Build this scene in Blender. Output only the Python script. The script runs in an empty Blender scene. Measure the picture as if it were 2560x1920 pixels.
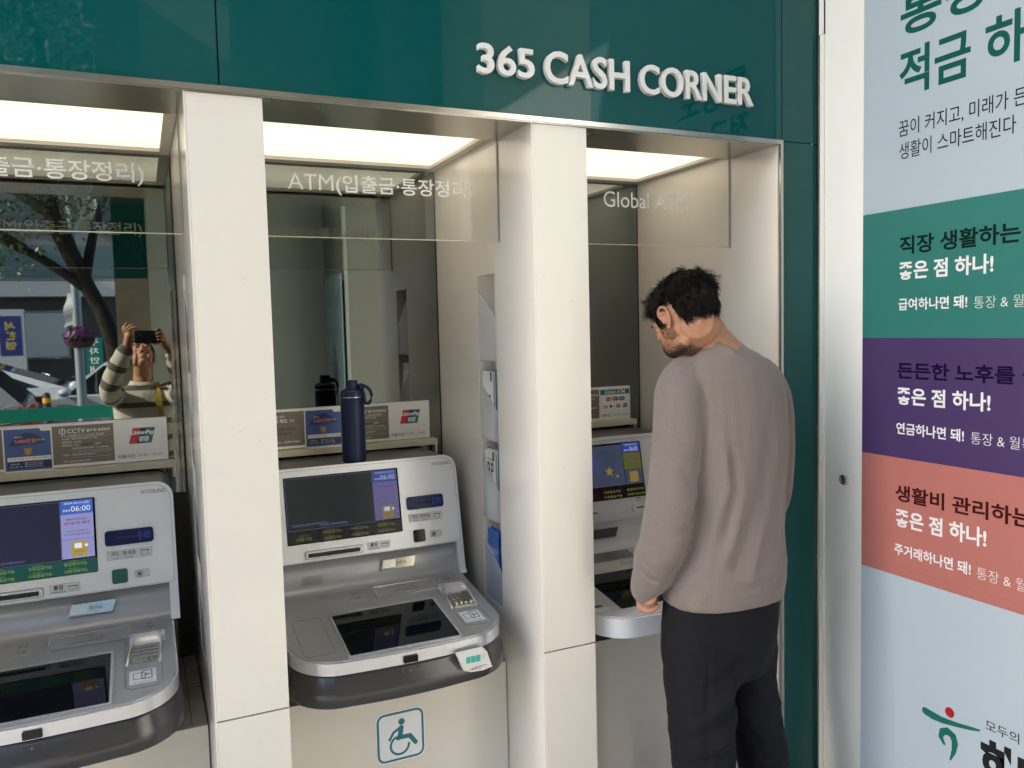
import bpy, bmesh, math, random
from math import sin, cos, pi, radians, sqrt, atan2
from mathutils import Vector, Matrix, noise

S = bpy.context.scene
COL = S.collection
H = 1.62                      # height of the camera above the pavement

# ------------------------------------------------------------------ camera
cam = bpy.data.cameras.new('camera')
cam.sensor_width = 36.0
cam.lens = 28.41
cam.clip_start = 0.02
cam.clip_end = 500
camo = bpy.data.objects.new('camera', cam)
COL.objects.link(camo)
camo.matrix_world = Matrix((
    (0.90783657, 0.05113733, -0.41619435, 0.0),
    (-0.41859953, 0.0521951, -0.90666979, -1.9),
    (-0.02464136, 0.99732675, 0.06879068, H),
    (0, 0, 0, 1)))
S.camera = camo

# ------------------------------------------------------------------ sky, sun, exposure
SUN_AZ, SUN_EL = radians(-79), radians(32)     # late sun far to the left, just behind the line of the shop front
W = bpy.data.worlds.new('World')
S.world = W
W.use_nodes = True
nt = W.node_tree
nt.nodes.clear()
sky = nt.nodes.new('ShaderNodeTexSky')
sky.sky_type = 'NISHITA'
sky.sun_disc = False
sky.sun_elevation = SUN_EL
sky.sun_rotation = SUN_AZ
sky.dust_density = 2.0
bg = nt.nodes.new('ShaderNodeBackground')
bg.inputs['Strength'].default_value = 0.15
wo = nt.nodes.new('ShaderNodeOutputWorld')
wb = nt.nodes.new('ShaderNodeVectorMath')        # camera white balance set for open shade
wb.operation = 'MULTIPLY'
wb.inputs[1].default_value = (1.0, 1.0, .99)
nt.links.new(sky.outputs[0], wb.inputs[0])
nt.links.new(wb.outputs[0], bg.inputs[0])
nt.links.new(bg.outputs[0], wo.inputs[0])
sl = bpy.data.lights.new('sun', 'SUN')
sl.energy = 3.0
sl.angle = radians(0.5)
sl.color = (1.0, 0.94, 0.85)
so = bpy.data.objects.new('sun', sl)
COL.objects.link(so)
sd = Vector((sin(SUN_AZ) * cos(SUN_EL), cos(SUN_AZ) * cos(SUN_EL), sin(SUN_EL)))
so.rotation_euler = sd.to_track_quat('Z', 'Y').to_euler()
so.location = (0, 0, 12)
S.view_settings.view_transform = 'Standard'
S.view_settings.look = 'None'
S.view_settings.exposure = 2.27
S.view_settings.gamma = 1.0
GAIN = 2 ** 2.27
S.render.engine = 'CYCLES'
S.cycles.max_bounces = 10
S.cycles.transparent_max_bounces = 16
S.cycles.glossy_bounces = 6
S.cycles.sample_clamp_indirect = 6.0
S.cycles.caustics_reflective = False
S.cycles.caustics_refractive = False
S.cycles.use_denoising = True

# ------------------------------------------------------------------ materials
MATS = {}
def lin(r, g, b):
    f = lambda c: ((c / 255 + .055) / 1.055) ** 2.4 if c > 10 else c / 255 / 12.92
    return (f(r), f(g), f(b))

def mat(name, col, rough=.5, metal=0., spec=.5, coat=0., coat_r=.05, var=0., vscale=3., bump=0., bscale=60., rvar=0., sss=0., emis=0.):
    if name in MATS:
        return MATS[name]
    m = bpy.data.materials.new(name)
    m.use_nodes = True
    t = m.node_tree
    b = t.nodes['Principled BSDF']
    b.inputs['Base Color'].default_value = (*col, 1)
    b.inputs['Roughness'].default_value = rough
    b.inputs['Metallic'].default_value = metal
    b.inputs['Specular IOR Level'].default_value = spec
    b.inputs['Coat Weight'].default_value = coat
    b.inputs['Coat Roughness'].default_value = coat_r
    if sss:
        b.inputs['Subsurface Weight'].default_value = sss
        b.inputs['Subsurface Radius'].default_value = (.012, .005, .003)
    if emis:
        b.inputs['Emission Color'].default_value = (*col, 1)
        b.inputs['Emission Strength'].default_value = emis
    if var or bump or rvar:
        tc = t.nodes.new('ShaderNodeTexCoord')
        if var or rvar:
            n = t.nodes.new('ShaderNodeTexNoise')
            n.inputs['Scale'].default_value = vscale
            n.inputs['Detail'].default_value = 6
            n.inputs['Roughness'].default_value = .6
            t.links.new(tc.outputs['Object'], n.inputs['Vector'])
        if var:
            mr = t.nodes.new('ShaderNodeMapRange')
            mr.inputs[1].default_value = .3
            mr.inputs[2].default_value = .7
            mr.inputs[3].default_value = 1 - var
            mr.inputs[4].default_value = 1 + var
            t.links.new(n.outputs[0], mr.inputs[0])
            mx = t.nodes.new('ShaderNodeVectorMath')
            mx.operation = 'SCALE'
            mx.inputs[0].default_value = col
            t.links.new(mr.outputs[0], mx.inputs['Scale'])
            t.links.new(mx.outputs[0], b.inputs['Base Color'])
        if rvar:
            mr2 = t.nodes.new('ShaderNodeMapRange')
            mr2.inputs[1].default_value = .3
            mr2.inputs[2].default_value = .7
            mr2.inputs[3].default_value = max(0, rough - rvar)
            mr2.inputs[4].default_value = rough + rvar
            t.links.new(n.outputs[0], mr2.inputs[0])
            t.links.new(mr2.outputs[0], b.inputs['Roughness'])
        if bump:
            n2 = t.nodes.new('ShaderNodeTexNoise')
            n2.inputs['Scale'].default_value = bscale
            n2.inputs['Detail'].default_value = 3
            t.links.new(tc.outputs['Object'], n2.inputs['Vector'])
            bp = t.nodes.new('ShaderNodeBump')
            bp.inputs['Strength'].default_value = bump
            bp.inputs['Distance'].default_value = .002
            t.links.new(n2.outputs[0], bp.inputs['Height'])
            t.links.new(bp.outputs[0], b.inputs['Normal'])
    MATS[name] = m
    return m

def glass_mat(name, tint=(.94, .95, .93), ior=1.45, rough=0.0, body=None, amount=0.):
    """thin pane: see-through with Fresnel reflection, optionally milky"""
    m = bpy.data.materials.new(name)
    m.use_nodes = True
    t = m.node_tree
    t.nodes.clear()
    o = t.nodes.new('ShaderNodeOutputMaterial')
    tr = t.nodes.new('ShaderNodeBsdfTransparent')
    tr.inputs[0].default_value = (*tint, 1)
    gl = t.nodes.new('ShaderNodeBsdfGlossy')
    gl.inputs['Roughness'].default_value = rough
    fr = t.nodes.new('ShaderNodeFresnel')
    fr.inputs[0].default_value = ior
    src = tr
    if body:
        df = t.nodes.new('ShaderNodeBsdfDiffuse')
        df.inputs[0].default_value = (*body, 1)
        tl = t.nodes.new('ShaderNodeBsdfTranslucent')
        tl.inputs[0].default_value = (*body, 1)
        m0 = t.nodes.new('ShaderNodeMixShader')
        m0.inputs[0].default_value = .15
        t.links.new(df.outputs[0], m0.inputs[1])
        t.links.new(tl.outputs[0], m0.inputs[2])
        m1 = t.nodes.new('ShaderNodeMixShader')
        m1.inputs[0].default_value = amount
        t.links.new(tr.outputs[0], m1.inputs[1])
        t.links.new(m0.outputs[0], m1.inputs[2])
        src = m1
    mx = t.nodes.new('ShaderNodeMixShader')
    ge = t.nodes.new('ShaderNodeNewGeometry')     # the far face of a thin sheet must not act as a mirror
    fb = t.nodes.new('ShaderNodeMath'); fb.operation = 'SUBTRACT'; fb.inputs[0].default_value = 1.0
    t.links.new(ge.outputs['Backfacing'], fb.inputs[1])
    fm = t.nodes.new('ShaderNodeMath'); fm.operation = 'MULTIPLY'
    t.links.new(fr.outputs[0], fm.inputs[0]); t.links.new(fb.outputs[0], fm.inputs[1])
    t.links.new(fm.outputs[0], mx.inputs[0])
    t.links.new(src.outputs[0], mx.inputs[1])
    t.links.new(gl.outputs[0], mx.inputs[2])
    t.links.new(mx.outputs[0], o.inputs[0])
    return m

def emit_mat(name, col, strength):
    m = bpy.data.materials.new(name)
    m.use_nodes = True
    b = m.node_tree.nodes['Principled BSDF']
    b.inputs['Base Color'].default_value = (.02, .02, .02, 1)
    b.inputs['Roughness'].default_value = .12
    b.inputs['Specular IOR Level'].default_value = .3
    b.inputs['Emission Color'].default_value = (*col, 1)
    b.inputs['Emission Strength'].default_value = strength
    return m

# ------------------------------------------------------------------ frames and mesh building
class Frame:
    def __init__(s, o, u, v):
        s.o = Vector(o); s.u = Vector(u).normalized(); s.v = Vector(v).normalized()
        s.n = s.u.cross(s.v).normalized()
    def __call__(s, a, b, c=0.):
        return s.o + s.u * a + s.v * b + s.n * c

def FY(y):                       # facade-parallel frame, u = x, v = z, n towards the street
    return Frame((0, y, 0), (1, 0, 0), (0, 0, 1))

def rrect(u0, v0, u1, v1, r=0., seg=5):
    if r <= 0:
        return [(u0, v0), (u1, v0), (u1, v1), (u0, v1)]
    r = min(r, abs(u1 - u0) / 2.01, abs(v1 - v0) / 2.01)
    pts = []
    for cx, cy, a0 in ((u1 - r, v0 + r, -90), (u1 - r, v1 - r, 0), (u0 + r, v1 - r, 90), (u0 + r, v0 + r, 180)):
        for k in range(seg + 1):
            a = radians(a0 + 90 * k / seg)
            pts.append((cx + r * cos(a), cy + r * sin(a)))
    return pts

def text_mesh(body, bold=0., extr=0., bev=0.):
    c = bpy.data.curves.new('t', 'FONT')
    c.body = body
    c.size = 1.0
    c.offset = bold
    c.extrude = extr
    c.bevel_depth = bev
    c.resolution_u = 4
    if not extr:
        c.fill_mode = 'FRONT'
    o = bpy.data.objects.new('t', c)
    me = bpy.data.meshes.new_from_object(o)
    bpy.data.objects.remove(o)
    bpy.data.curves.remove(c)
    return me

class MB:
    def __init__(s):
        s.bm = bmesh.new()
        s.mi = 0
    def face(s, pts):
        f = s.bm.faces.new([s.bm.verts.new(p) for p in pts])
        f.material_index = s.mi
        return f
    def box(s, x0, x1, y0, y1, z0, z1):
        v = [s.bm.verts.new((x, y, z)) for x in (x0, x1) for y in (y0, y1) for z in (z0, z1)]
        for a in ((0, 1, 3, 2), (4, 6, 7, 5), (0, 4, 5, 1), (2, 3, 7, 6), (0, 2, 6, 4), (1, 5, 7, 3)):
            s.bm.faces.new([v[i] for i in a]).material_index = s.mi
    def prism(s, bottom, top, caps=True):
        a = [s.bm.verts.new(p) for p in bottom]
        b = [s.bm.verts.new(p) for p in top]
        n = len(a)
        for i in range(n):
            s.bm.faces.new((a[i], a[(i + 1) % n], b[(i + 1) % n], b[i])).material_index = s.mi
        if caps:
            s.bm.faces.new(a[::-1]).material_index = s.mi
            s.bm.faces.new(b).material_index = s.mi
    def plate(s, fr, u0, v0, u1, v1, n0, n1, r=0., seg=5):
        p = rrect(min(u0, u1), min(v0, v1), max(u0, u1), max(v0, v1), r, seg)
        s.prism([fr(a, b, n0) for a, b in p], [fr(a, b, n1) for a, b in p])
    def poly(s, fr, pts, n0, n1):
        s.prism([fr(a, b, n0) for a, b in pts], [fr(a, b, n1) for a, b in pts])
    def ring(s, fr, outer, inner, n0, n1):
        """outline frame: outer and inner must have the same point count"""
        n = len(outer)
        v = [[s.bm.verts.new(fr(a, b, c)) for a, b in pl] for pl, c in ((outer, n0), (outer, n1), (inner, n1), (inner, n0))]
        for k in range(4):
            A, B = v[k], v[(k + 1) % 4]
            for i in range(n):
                s.bm.faces.new((A[i], A[(i + 1) % n], B[(i + 1) % n], B[i])).material_index = s.mi
    def frame_line(s, fr, u0, v0, u1, v1, w, n0, n1, r=0.):
        s.ring(fr, rrect(u0, v0, u1, v1, r), rrect(u0 + w, v0 + w, u1 - w, v1 - w, max(r - w, 1e-4) if r > 0 else 0), n0, n1)
    def stroke(s, fr, pts, w, n0, n1, cap=True):
        """flat line of width w along pts"""
        k = len(pts)
        L, R = [], []
        for i in range(k):
            a = pts[max(i - 1, 0)]; b = pts[min(i + 1, k - 1)]
            d = Vector((b[0] - a[0], b[1] - a[1])).normalized()
            ww = (w[i] if isinstance(w, (list, tuple)) else w) / 2
            L.append((pts[i][0] - d.y * ww, pts[i][1] + d.x * ww))
            R.append((pts[i][0] + d.y * ww, pts[i][1] - d.x * ww))
        c1, c0 = [], []
        if cap:
            for (idx, lst, sgn) in ((k - 1, c1, 1), (0, c0, -1)):
                a = pts[max(idx - 1, 0)]; b = pts[min(idx + 1, k - 1)]
                d = Vector((b[0] - a[0], b[1] - a[1])).normalized() * sgn
                ang = atan2(d.y, d.x)
                ww = (w[idx] if isinstance(w, (list, tuple)) else w) / 2
                for q in range(1, 6):
                    t = ang + pi / 2 - pi * q / 6
                    lst.append((pts[idx][0] + ww * cos(t), pts[idx][1] + ww * sin(t)))
        out = L + c1 + R[::-1] + c0
        s.poly(fr, out[::-1], n0, n1)
    def disc(s, fr, u, v, r, n0, n1, seg=24, ry=None):
        ry = ry or r
        s.poly(fr, [(u + r * cos(2 * pi * k / seg), v + ry * sin(2 * pi * k / seg)) for k in range(seg)], n0, n1)
    def text(s, fr, body, u0, v0, u1, v1, n=.0006, bold=0., h_only=False, slant=0.):
        me = text_mesh(body, bold)
        xs = [v.co.x for v in me.vertices]; ys = [v.co.y for v in me.vertices]
        if not xs:
            return
        ax, bx, ay, by = min(xs), max(xs), min(ys), max(ys)
        sy = (v1 - v0) / (by - ay)
        sx = sy if u1 is None else (u1 - u0) / (bx - ax)
        vs = [s.bm.verts.new(fr(u0 + (v.co.x - ax) * sx + slant * (v.co.y - ay) * sy, v0 + (v.co.y - ay) * sy, n)) for v in me.vertices]
        for p in me.polygons:
            try:
                s.bm.faces.new([vs[i] for i in p.vertices]).material_index = s.mi
            except ValueError:
                pass
        bpy.data.meshes.remove(me)
    def tube(s, pts, r, seg=8, caps=True):
        pts = [Vector(p) for p in pts]
        rings = []
        up = Vector((0, 0, 1))
        for i, p in enumerate(pts):
            d = (pts[min(i + 1, len(pts) - 1)] - pts[max(i - 1, 0)]).normalized()
            a = d.cross(up)
            if a.length < 1e-3:
                a = d.cross(Vector((1, 0, 0)))
            a.normalize()
            b = d.cross(a)
            up = -b if False else up
            rr = r[i] if isinstance(r, (list, tuple)) else r
            rings.append([s.bm.verts.new(p + (a * cos(2 * pi * k / seg) + b * sin(2 * pi * k / seg)) * rr) for k in range(seg)])
        s.skin(rings, caps)
    def skin(s, rings, caps=True):
        n = len(rings[0])
        for A, B in zip(rings, rings[1:]):
            for k in range(n):
                s.bm.faces.new((A[k], A[(k + 1) % n], B[(k + 1) % n], B[k])).material_index = s.mi
        if caps:
            s.bm.faces.new(rings[0][::-1]).material_index = s.mi
            s.bm.faces.new(rings[-1]).material_index = s.mi
    def lathe(s, c, prof, seg=32, axis=Vector((0, 0, 1))):
        c = Vector(c)
        a = axis.orthogonal().normalized(); b = axis.cross(a)
        rings = [[s.bm.verts.new(c + axis * z + (a * cos(2 * pi * k / seg) + b * sin(2 * pi * k / seg)) * max(r, 1e-4)) for k in range(seg)] for r, z in prof]
        s.skin(rings)
    def ell(s, c, r, rot=None, u=20, v=12):
        mtx = Matrix.Translation(c) @ (rot.to_4x4() if rot else Matrix.Identity(4)) @ Matrix.Diagonal((*r, 1))
        bmesh.ops.create_uvsphere(s.bm, u_segments=u, v_segments=v, radius=1, matrix=mtx)
    def bevel(s, w, seg=2, ang=30, sel=None):
        es = [e for e in s.bm.edges if len(e.link_faces) == 2 and e.calc_face_angle(0) > radians(ang) and (sel is None or sel(e))]
        bmesh.ops.bevel(s.bm, geom=es, offset=w, segments=seg, profile=.5, affect='EDGES', clamp_overlap=True)
        return s

def empty(name, loc, label=None, cat=None, group=None, kind=None):
    o = bpy.data.objects.new(name, None)
    o.empty_display_size = .1
    o.location = (loc[0], loc[1], loc[2] + H)
    COL.objects.link(o)
    tag(o, label, cat, group, kind)
    return o

def tag(o, label=None, cat=None, group=None, kind=None):
    if label: o['label'] = label
    if cat: o['category'] = cat
    if group: o['group'] = group
    if kind: o['kind'] = kind
    return o

def root_loc(o):
    while o.parent:
        o = o.parent
    return o.location.copy()

def mesh_obj(name, me, mats, parent=None, loc=None):
    """me is in scene coordinates measured from the camera height"""
    o = bpy.data.objects.new(name, me)
    COL.objects.link(o)
    for m in (mats if isinstance(mats, (list, tuple)) else [mats]):
        me.materials.append(m)
    if parent:
        o.parent = parent
        L = root_loc(parent)
    else:
        if loc is None:
            n = len(me.vertices)
            xs = [v.co.x for v in me.vertices]; ys = [v.co.y for v in me.vertices]; zs = [v.co.z for v in me.vertices]
            loc = ((min(xs) + max(xs)) / 2, (min(ys) + max(ys)) / 2, min(zs))
        L = Vector((loc[0], loc[1], loc[2] + H))
        o.location = L
    me.transform(Matrix.Translation(Vector((0, 0, H)) - L))
    me.update()
    return o

def mk(name, mb, mats, parent=None, label=None, cat=None, group=None, kind=None, smooth=35, loc=None):
    bmesh.ops.recalc_face_normals(mb.bm, faces=mb.bm.faces[:])
    me = bpy.data.meshes.new(name)
    mb.bm.to_mesh(me)
    mb.bm.free()
    if smooth:
        for p in me.polygons:
            p.use_smooth = True
        me.set_sharp_from_angle(angle=radians(smooth))
    o = mesh_obj(name, me, mats, parent, loc)
    tag(o, label, cat, group, kind)
    return o

def copy_tree(o, d, parent=None):
    c = o.copy()
    COL.objects.link(c)
    if parent:
        c.parent = parent
    else:
        c.location = o.location + Vector(d)
    for ch in list(o.children):
        copy_tree(ch, d, c)
    return c

random.seed(7)
# ================================================================== materials of the shop front
CREAM = mat('cream_laminate', (.78, .745, .685), .2, coat=.22, coat_r=.05, var=.025, vscale=1.6, rvar=.05)
CREAM2 = mat('cream_satin', (.72, .69, .62), .3, var=.03, vscale=2.5, rvar=.08)
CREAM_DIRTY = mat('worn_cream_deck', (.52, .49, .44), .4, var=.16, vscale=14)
GREEN = mat('green_back_painted_glass', (.0010, .074, .077), .02, spec=.32, var=.02, vscale=.5)
STEEL = mat('brushed_steel', (.50, .485, .46), .2, metal=1., var=.06, vscale=3., rvar=.06)
STEEL_D = mat('dull_steel', (.56, .54, .50), .24, metal=1., var=.05, vscale=3., rvar=.05)
GAP = mat('dark_gap', (.02, .02, .02), .7)
MIRROR = mat('tinted_mirror', (.20, .213, .198), .012, metal=1.)
LETTER = mat('white_letter_plastic', (.74, .74, .73), .35, var=.03, vscale=9)
VINYL = mat('white_vinyl', (.90, .90, .88), .5)
INK = mat('black_ink', (.010, .010, .013), .6, spec=.2)
PANE = glass_mat('clear_pane', (.965, .975, .96), 1.42)
ACRYL = glass_mat('frosted_acrylic', (.98, .985, .99), 1.3, .12, (.92, .94, .96), .30)
EDGE = mat('lit_glass_edge', (.62, .60, .46), .25)  # cream tint stands in for ceiling light caught in the glass edge
DIFFUSER = emit_mat('lit_ceiling_diffuser', (1.0, .86, .68), 1.6 / GAIN)
_t = DIFFUSER.node_tree                       # the tubes behind the sheet make its middle brighter than its rim
_tc = _t.nodes.new('ShaderNodeTexCoord'); _sp = _t.nodes.new('ShaderNodeSeparateXYZ'); _m1 = _t.nodes.new('ShaderNodeMath'); _m2 = _t.nodes.new('ShaderNodeMapRange'); _nz = _t.nodes.new('ShaderNodeTexNoise'); _ad = _t.nodes.new('ShaderNodeMath')
_nz.inputs['Scale'].default_value = 5.0
_m1.operation = 'ABSOLUTE'; _m2.inputs[1].default_value = .05; _m2.inputs[2].default_value = .25; _m2.inputs[3].default_value = 1.75 / GAIN; _m2.inputs[4].default_value = 1.15 / GAIN
_ad.operation = 'MULTIPLY_ADD'; _ad.inputs[1].default_value = .10 / GAIN
_t.links.new(_tc.outputs['Object'], _sp.inputs[0]); _t.links.new(_sp.outputs['Y'], _m1.inputs[0]); _t.links.new(_m1.outputs[0], _m2.inputs[0]); _t.links.new(_tc.outputs['Object'], _nz.inputs['Vector'])
_t.links.new(_nz.outputs[0], _ad.inputs[0]); _t.links.new(_m2.outputs[0], _ad.inputs[2]); _t.links.new(_ad.outputs[0], _t.nodes['Principled BSDF'].inputs['Emission Strength'])
PAPER = mat('white_paper', (.78, .78, .77), .5, var=.02)

BAYS = (-.832, 0.0, .823)
PB = FY(0)

# ================================================================== building mass behind and over the bays
root = empty('bank_building', (0.6, 1.0, -H), 'deep green glass bank front wall running above and beside three recessed cash machine bays', 'building')
mb = MB()
mb.box(-9.2, 2.1, .80, 6.0, -H, 5.2)
mb.box(-9.2, -1.552, .02, .80, -H, 5.2)
mb.box(-1.552, 1.78, .03, .80, .60, 5.2)
mb.box(1.7815, 1.917, .014, .80, -H, .60)
mb.box(1.7805, 1.917, .03, .80, .60, 5.2)
mk('wall', mb, mat('render_coat', (.35, .34, .32), .8, var=.06), root, smooth=0)
# green glass sheets, joints left open
def sheet(x0, x1, z0, z1, name='green_panel'):
    m = MB(); m.box(x0, x1, -.004, .008, z0, z1); m.bevel(.0012, 1)
    return mk(name, m, GREEN, root)
for a, b in ((-4.2, -1.92), (-1.916, -.832), (-.828, .1848), (.1882, 1.7785)):
    sheet(a, b, .5425, 2.6)
sheet(1.7818, 1.9175, -H + .02, .538)
sheet(1.7818, 1.9175, .541, 2.6)
mb = MB(); mb.box(-4.2, 1.917, .0085, .0135, .541, 2.6)
mk('joint_backing', mb, GAP, root, smooth=0)
mb = MB(); mb.box(-4.2, 1.93, -.03, .03, 2.602, 2.72); mk('coping', mb, STEEL, root, smooth=0)
# steel trim round the opening
mb = MB()
mb.box(-4.2, 1.7805, -.010, .0, .5295, .5415)
mb.box(1.7705, 1.7805, -.010, .0, -H + .02, .5293)
mb.bevel(.0008, 1)
mk('trim', mb, STEEL, root)
mb = MB()
mb.box(-1.552, 1.767, .0, .2115, .527, .5292)
mk('soffit', mb, STEEL_D, root)
# rear wall below the mirrors
mb = MB(); mb.box(-1.552, 1.767, .76, .80, -H, .58)
mk('rear_wall', mb, mat('rear_board', (.10, .10, .10), .7), root, smooth=0)
mb = MB(); mb.box(-1.552, 1.7803, .7365, .76, .5395, .58); mb.box(-1.552, 1.7803, .2215, .7365, .562, .599)
mk('ceiling_board', mb, CREAM2, root, smooth=0)

# ================================================================== bays
def bay_parts(i, dx):
    xl, xr = .274 + dx, .944 + dx
    which = ('left', 'middle', 'right')[i]
    # mirror
    m = MB(); m.box(xl + .002, xr - .005, .752, .757, -.475, .5385)
    m2 = mk('wall_mirror', m, MIRROR, None, ('dark tinted mirror at the back of the bay, reflecting parked cars and a photographer',
        'dark tinted mirror at the back of the bay behind the navy bottle', 'dark tinted mirror at the back of the bay the man is facing')[i], 'mirror', 'tinted bay mirrors')
    m = MB(); m.box(xr - .005, xr - .0005, .7535, .759, -.475, .538)
    mk('seal', m, GAP, m2, smooth=0)
    # glass pane with lettering
    g = empty('transom_glass', ((xl + xr) / 2, .216, .245), ('clear glass strip with white Korean lettering cut by the left picture edge',
        'clear glass strip with white letters beginning ATM above the navy bottle', 'clear glass strip lettered Global ATM above the man')[i], 'glass panel', 'glass strips over the bays')
    m = MB(); m.box(xl + .001, xr - .001, .2135, .2195, .247, .535); mk('pane', m, PANE, g, smooth=0)
    m = MB(); m.box(xl + .001, xr - .001, .2135, .2195, .2448, .2468); mk('edge', m, EDGE, g, smooth=0)
    m = MB(); m.box(xr - .0035, xr - .0008, .2128, .2202, .2448, .535); mk('seal', m, mat('grey_seal', (.3, .31, .29), .4), g, smooth=0)
    m = MB()
    f = FY(.2130)
    if i < 2:
        m.text(f, 'ATM', .361 + dx, .3655, .476 + dx, .4055, .0012)
        m.text(f, '(입출금·통장정리)', .483 + dx, .355, .862 + dx, .408, .0012, bold=.012)
    else:
        m.text(f, 'Global ATM', 1.287, .3575, 1.598, .4045, .0012)
    mk('lettering', m, VINYL, g, smooth=0)
    # ceiling light
    c = empty('ceiling_light', ((xl + xr) / 2, .48, .5395), ('lit warm ceiling panel in the bay at the left picture edge', 'lit warm ceiling panel in the bay over the navy bottle',
        'lit warm ceiling panel in the bay over the man')[i], 'ceiling light', 'lit ceiling panels of the bays')
    m = MB(); m.ring(Frame((0, 0, .5395), (1, 0, 0), (0, 1, 0)), rrect(xl + .001, .2215, xr - .001, .7365), rrect(xl + .03, .236, xr - .03, .7085), 0, .022)
    m.bevel(.001, 1)
    mk('frame', m, mat('light_frame', (.62, .59, .53), .4), c)
    m = MB(); m.box(xl + .03, xr - .03, .236, .7085, .550, .556); mk('diffuser', m, DIFFUSER, c, smooth=0)
    # base cabinet panel and deck
    b = empty('cabinet_panel', ((xl + xr) / 2, .25, -H), ('cream cabinet front under the left cash machine', 'cream cabinet front carrying the wheelchair sticker',
        'cream cabinet front under the white cash machine beside the man\'s legs')[i], 'cabinet', 'cream cabinet fronts')
    m = MB(); m.box(xl + .002, xr - .003, .243, .256, -H + .01, -.9875); m.bevel(.0015, 1); mk('front', m, CREAM, b)
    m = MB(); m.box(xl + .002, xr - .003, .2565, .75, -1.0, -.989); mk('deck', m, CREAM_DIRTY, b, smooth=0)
    m = MB(); m.box(xr - .040, xr - .0385, .245, .75, -.989, -.9882); m.box(xl + .002, xr - .003, .5, .5015, -.989, -.9882); mk('joint', m, GAP, b, smooth=0)
for i, dx in enumerate(BAYS):
    bay_parts(i, dx)

# ================================================================== pillars with leaflet niches
NY0, NY1, NZ0, NZ1 = .260, .396, -.830, .160
def pillar(x0, x1, label, mirror_side=False, closed=False):
    p = empty('pillar', ((x0 + x1) / 2, .1, -H), label, 'pillar', 'cream clad pillars between the bays')
    m = MB(); m.box(x0 + .056, x1 - .0005, .0125, .75, -H, .5268); m.box(x0 + .004, x0 + .056, .0125, .03, -H, .5268)
    mk('core', m, CREAM2, p, smooth=0)
    m = MB(); m.box(x0 + .0045, x1 + .002, -.002, .012, -.8725, .5245); m.bevel(.0015, 2); mk('upper_panel', m, CREAM, p)
    m = MB(); m.box(x0 + .0045, x1 + .002, -.002, .012, -H + .02, -.8765); m.bevel(.0015, 2); mk('lower_panel', m, CREAM, p)
    m = MB(); m.box(x0 + .006, x1, .004, .0122, -.8765, -.8725); mk('joint', m, GAP, p, smooth=0)
    # side lining with the niche cut in it (faces the bay on the left)
    m = MB()
    t = .054
    m.box(x0, x0 + t, .030, NY0, -H, .562)
    m.box(x0, x0 + .0042, .0, .030, -H, .5268)
    m.box(x0, x0 + t, NY1, .7515, -H, .562)
    m.box(x0, x0 + t, NY0, NY1, NZ1, .562)
    m.box(x0, x0 + t, NY0, NY1, -H, NZ0)
    bmesh.ops.remove_doubles(m.bm, verts=m.bm.verts[:], dist=1e-5)
    mk('side_lining', m, CREAM, p, smooth=0)
    m = MB(); m.box(x0 + .0535, x0 + .0557, NY0 - .001, NY1 + .001, NZ0 - .001, NZ1 + .001); mk('niche_back', m, CREAM2, p, smooth=0)
    if x0 > 0:
        m = MB(); fs = FY(-.0021); rs = random.Random(int(x0 * 1000))
        for q in range(9):
            a_ = x0 + .02 + rs.random() * (x1 - x0 - .04); z_ = rs.uniform(-1.15, .25); L_ = rs.uniform(.004, .018); g_ = rs.uniform(-.9, .9)
            m.stroke(fs, [(a_, z_), (a_ + L_ * .5, z_ + L_ * g_ * .45), (a_ + L_, z_ + L_ * g_)], rs.uniform(.0006, .0016), 0, .0003)
        mk('scuff_marks', m, mat('scuff_beige', (.60, .57, .515), .5), p, smooth=0)
    return p
pillar(-.720, -.558, 'cream clad pillar beyond the left picture edge')
pillar(.112, .274, 'wide cream pillar between the left cash machine and the navy bottle')
pillar(.944, 1.104, 'narrow looking cream pillar between the middle cash machine and the man')
# last lining on the right of the man
e = empty('end_wall', (1.774, .3, -H), 'cream side wall with a niche to the right of the man\'s head', 'wall')
m = MB(); x0 = 1.767; t = .0128
m.box(x0, x0 + t, .0005, NY0, -H, .562); m.box(x0, x0 + t, NY1, .7515, -H, .562)
m.box(x0, x0 + t, NY0, NY1, NZ1, .562); m.box(x0, x0 + t, NY0, NY1, -H, NZ0)
bmesh.ops.remove_doubles(m.bm, verts=m.bm.verts[:], dist=1e-5)
mk('lining', m, CREAM, e, smooth=0)
# the niche runs into the wall beyond the lining: open box
m = MB()
m.box(x0 + .0131, x0 + .0141, NY0 + .0005, NY1 - .0005, NZ0 + .0005, NZ1 - .0005)
mk('niche_back', m, CREAM2, e, smooth=0)

# ================================================================== leaflet racks and leaflets
POCK = ((.122, .030, -.094), (-.158, -.247, -.335), (-.399, -.487, -.580), (-.644, -.727, -.828))
def rack(x0, label):
    r = empty('leaflet_rack', (x0, (NY0 + NY1) / 2, NZ0), label, 'leaflet rack', 'frosted leaflet racks in the niches')
    fr = Frame((x0 + .0005, 0, 0), (0, -1, 0), (0, 0, 1))
    for k, (za, zb, zc) in enumerate(POCK):
        m = MB()
        ya, yb = NY1 - .003, NY0 + .001
        m.poly(fr, [(-ya, zc), (-yb, zc), (-yb, zb), (-ya, za)], -.0025, 0)
        m.box(x0 + .003, x0 + .05, yb, ya, zc, zc + .003)
        mk('pocket', m, ACRYL, r, smooth=0)
    return r
rack(.944, 'frosted leaflet rack in the pillar right of the middle cash machine, four pockets')
rack(.112, 'frosted leaflet rack seen edge-on in the pillar beside the left cash machine')

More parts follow.
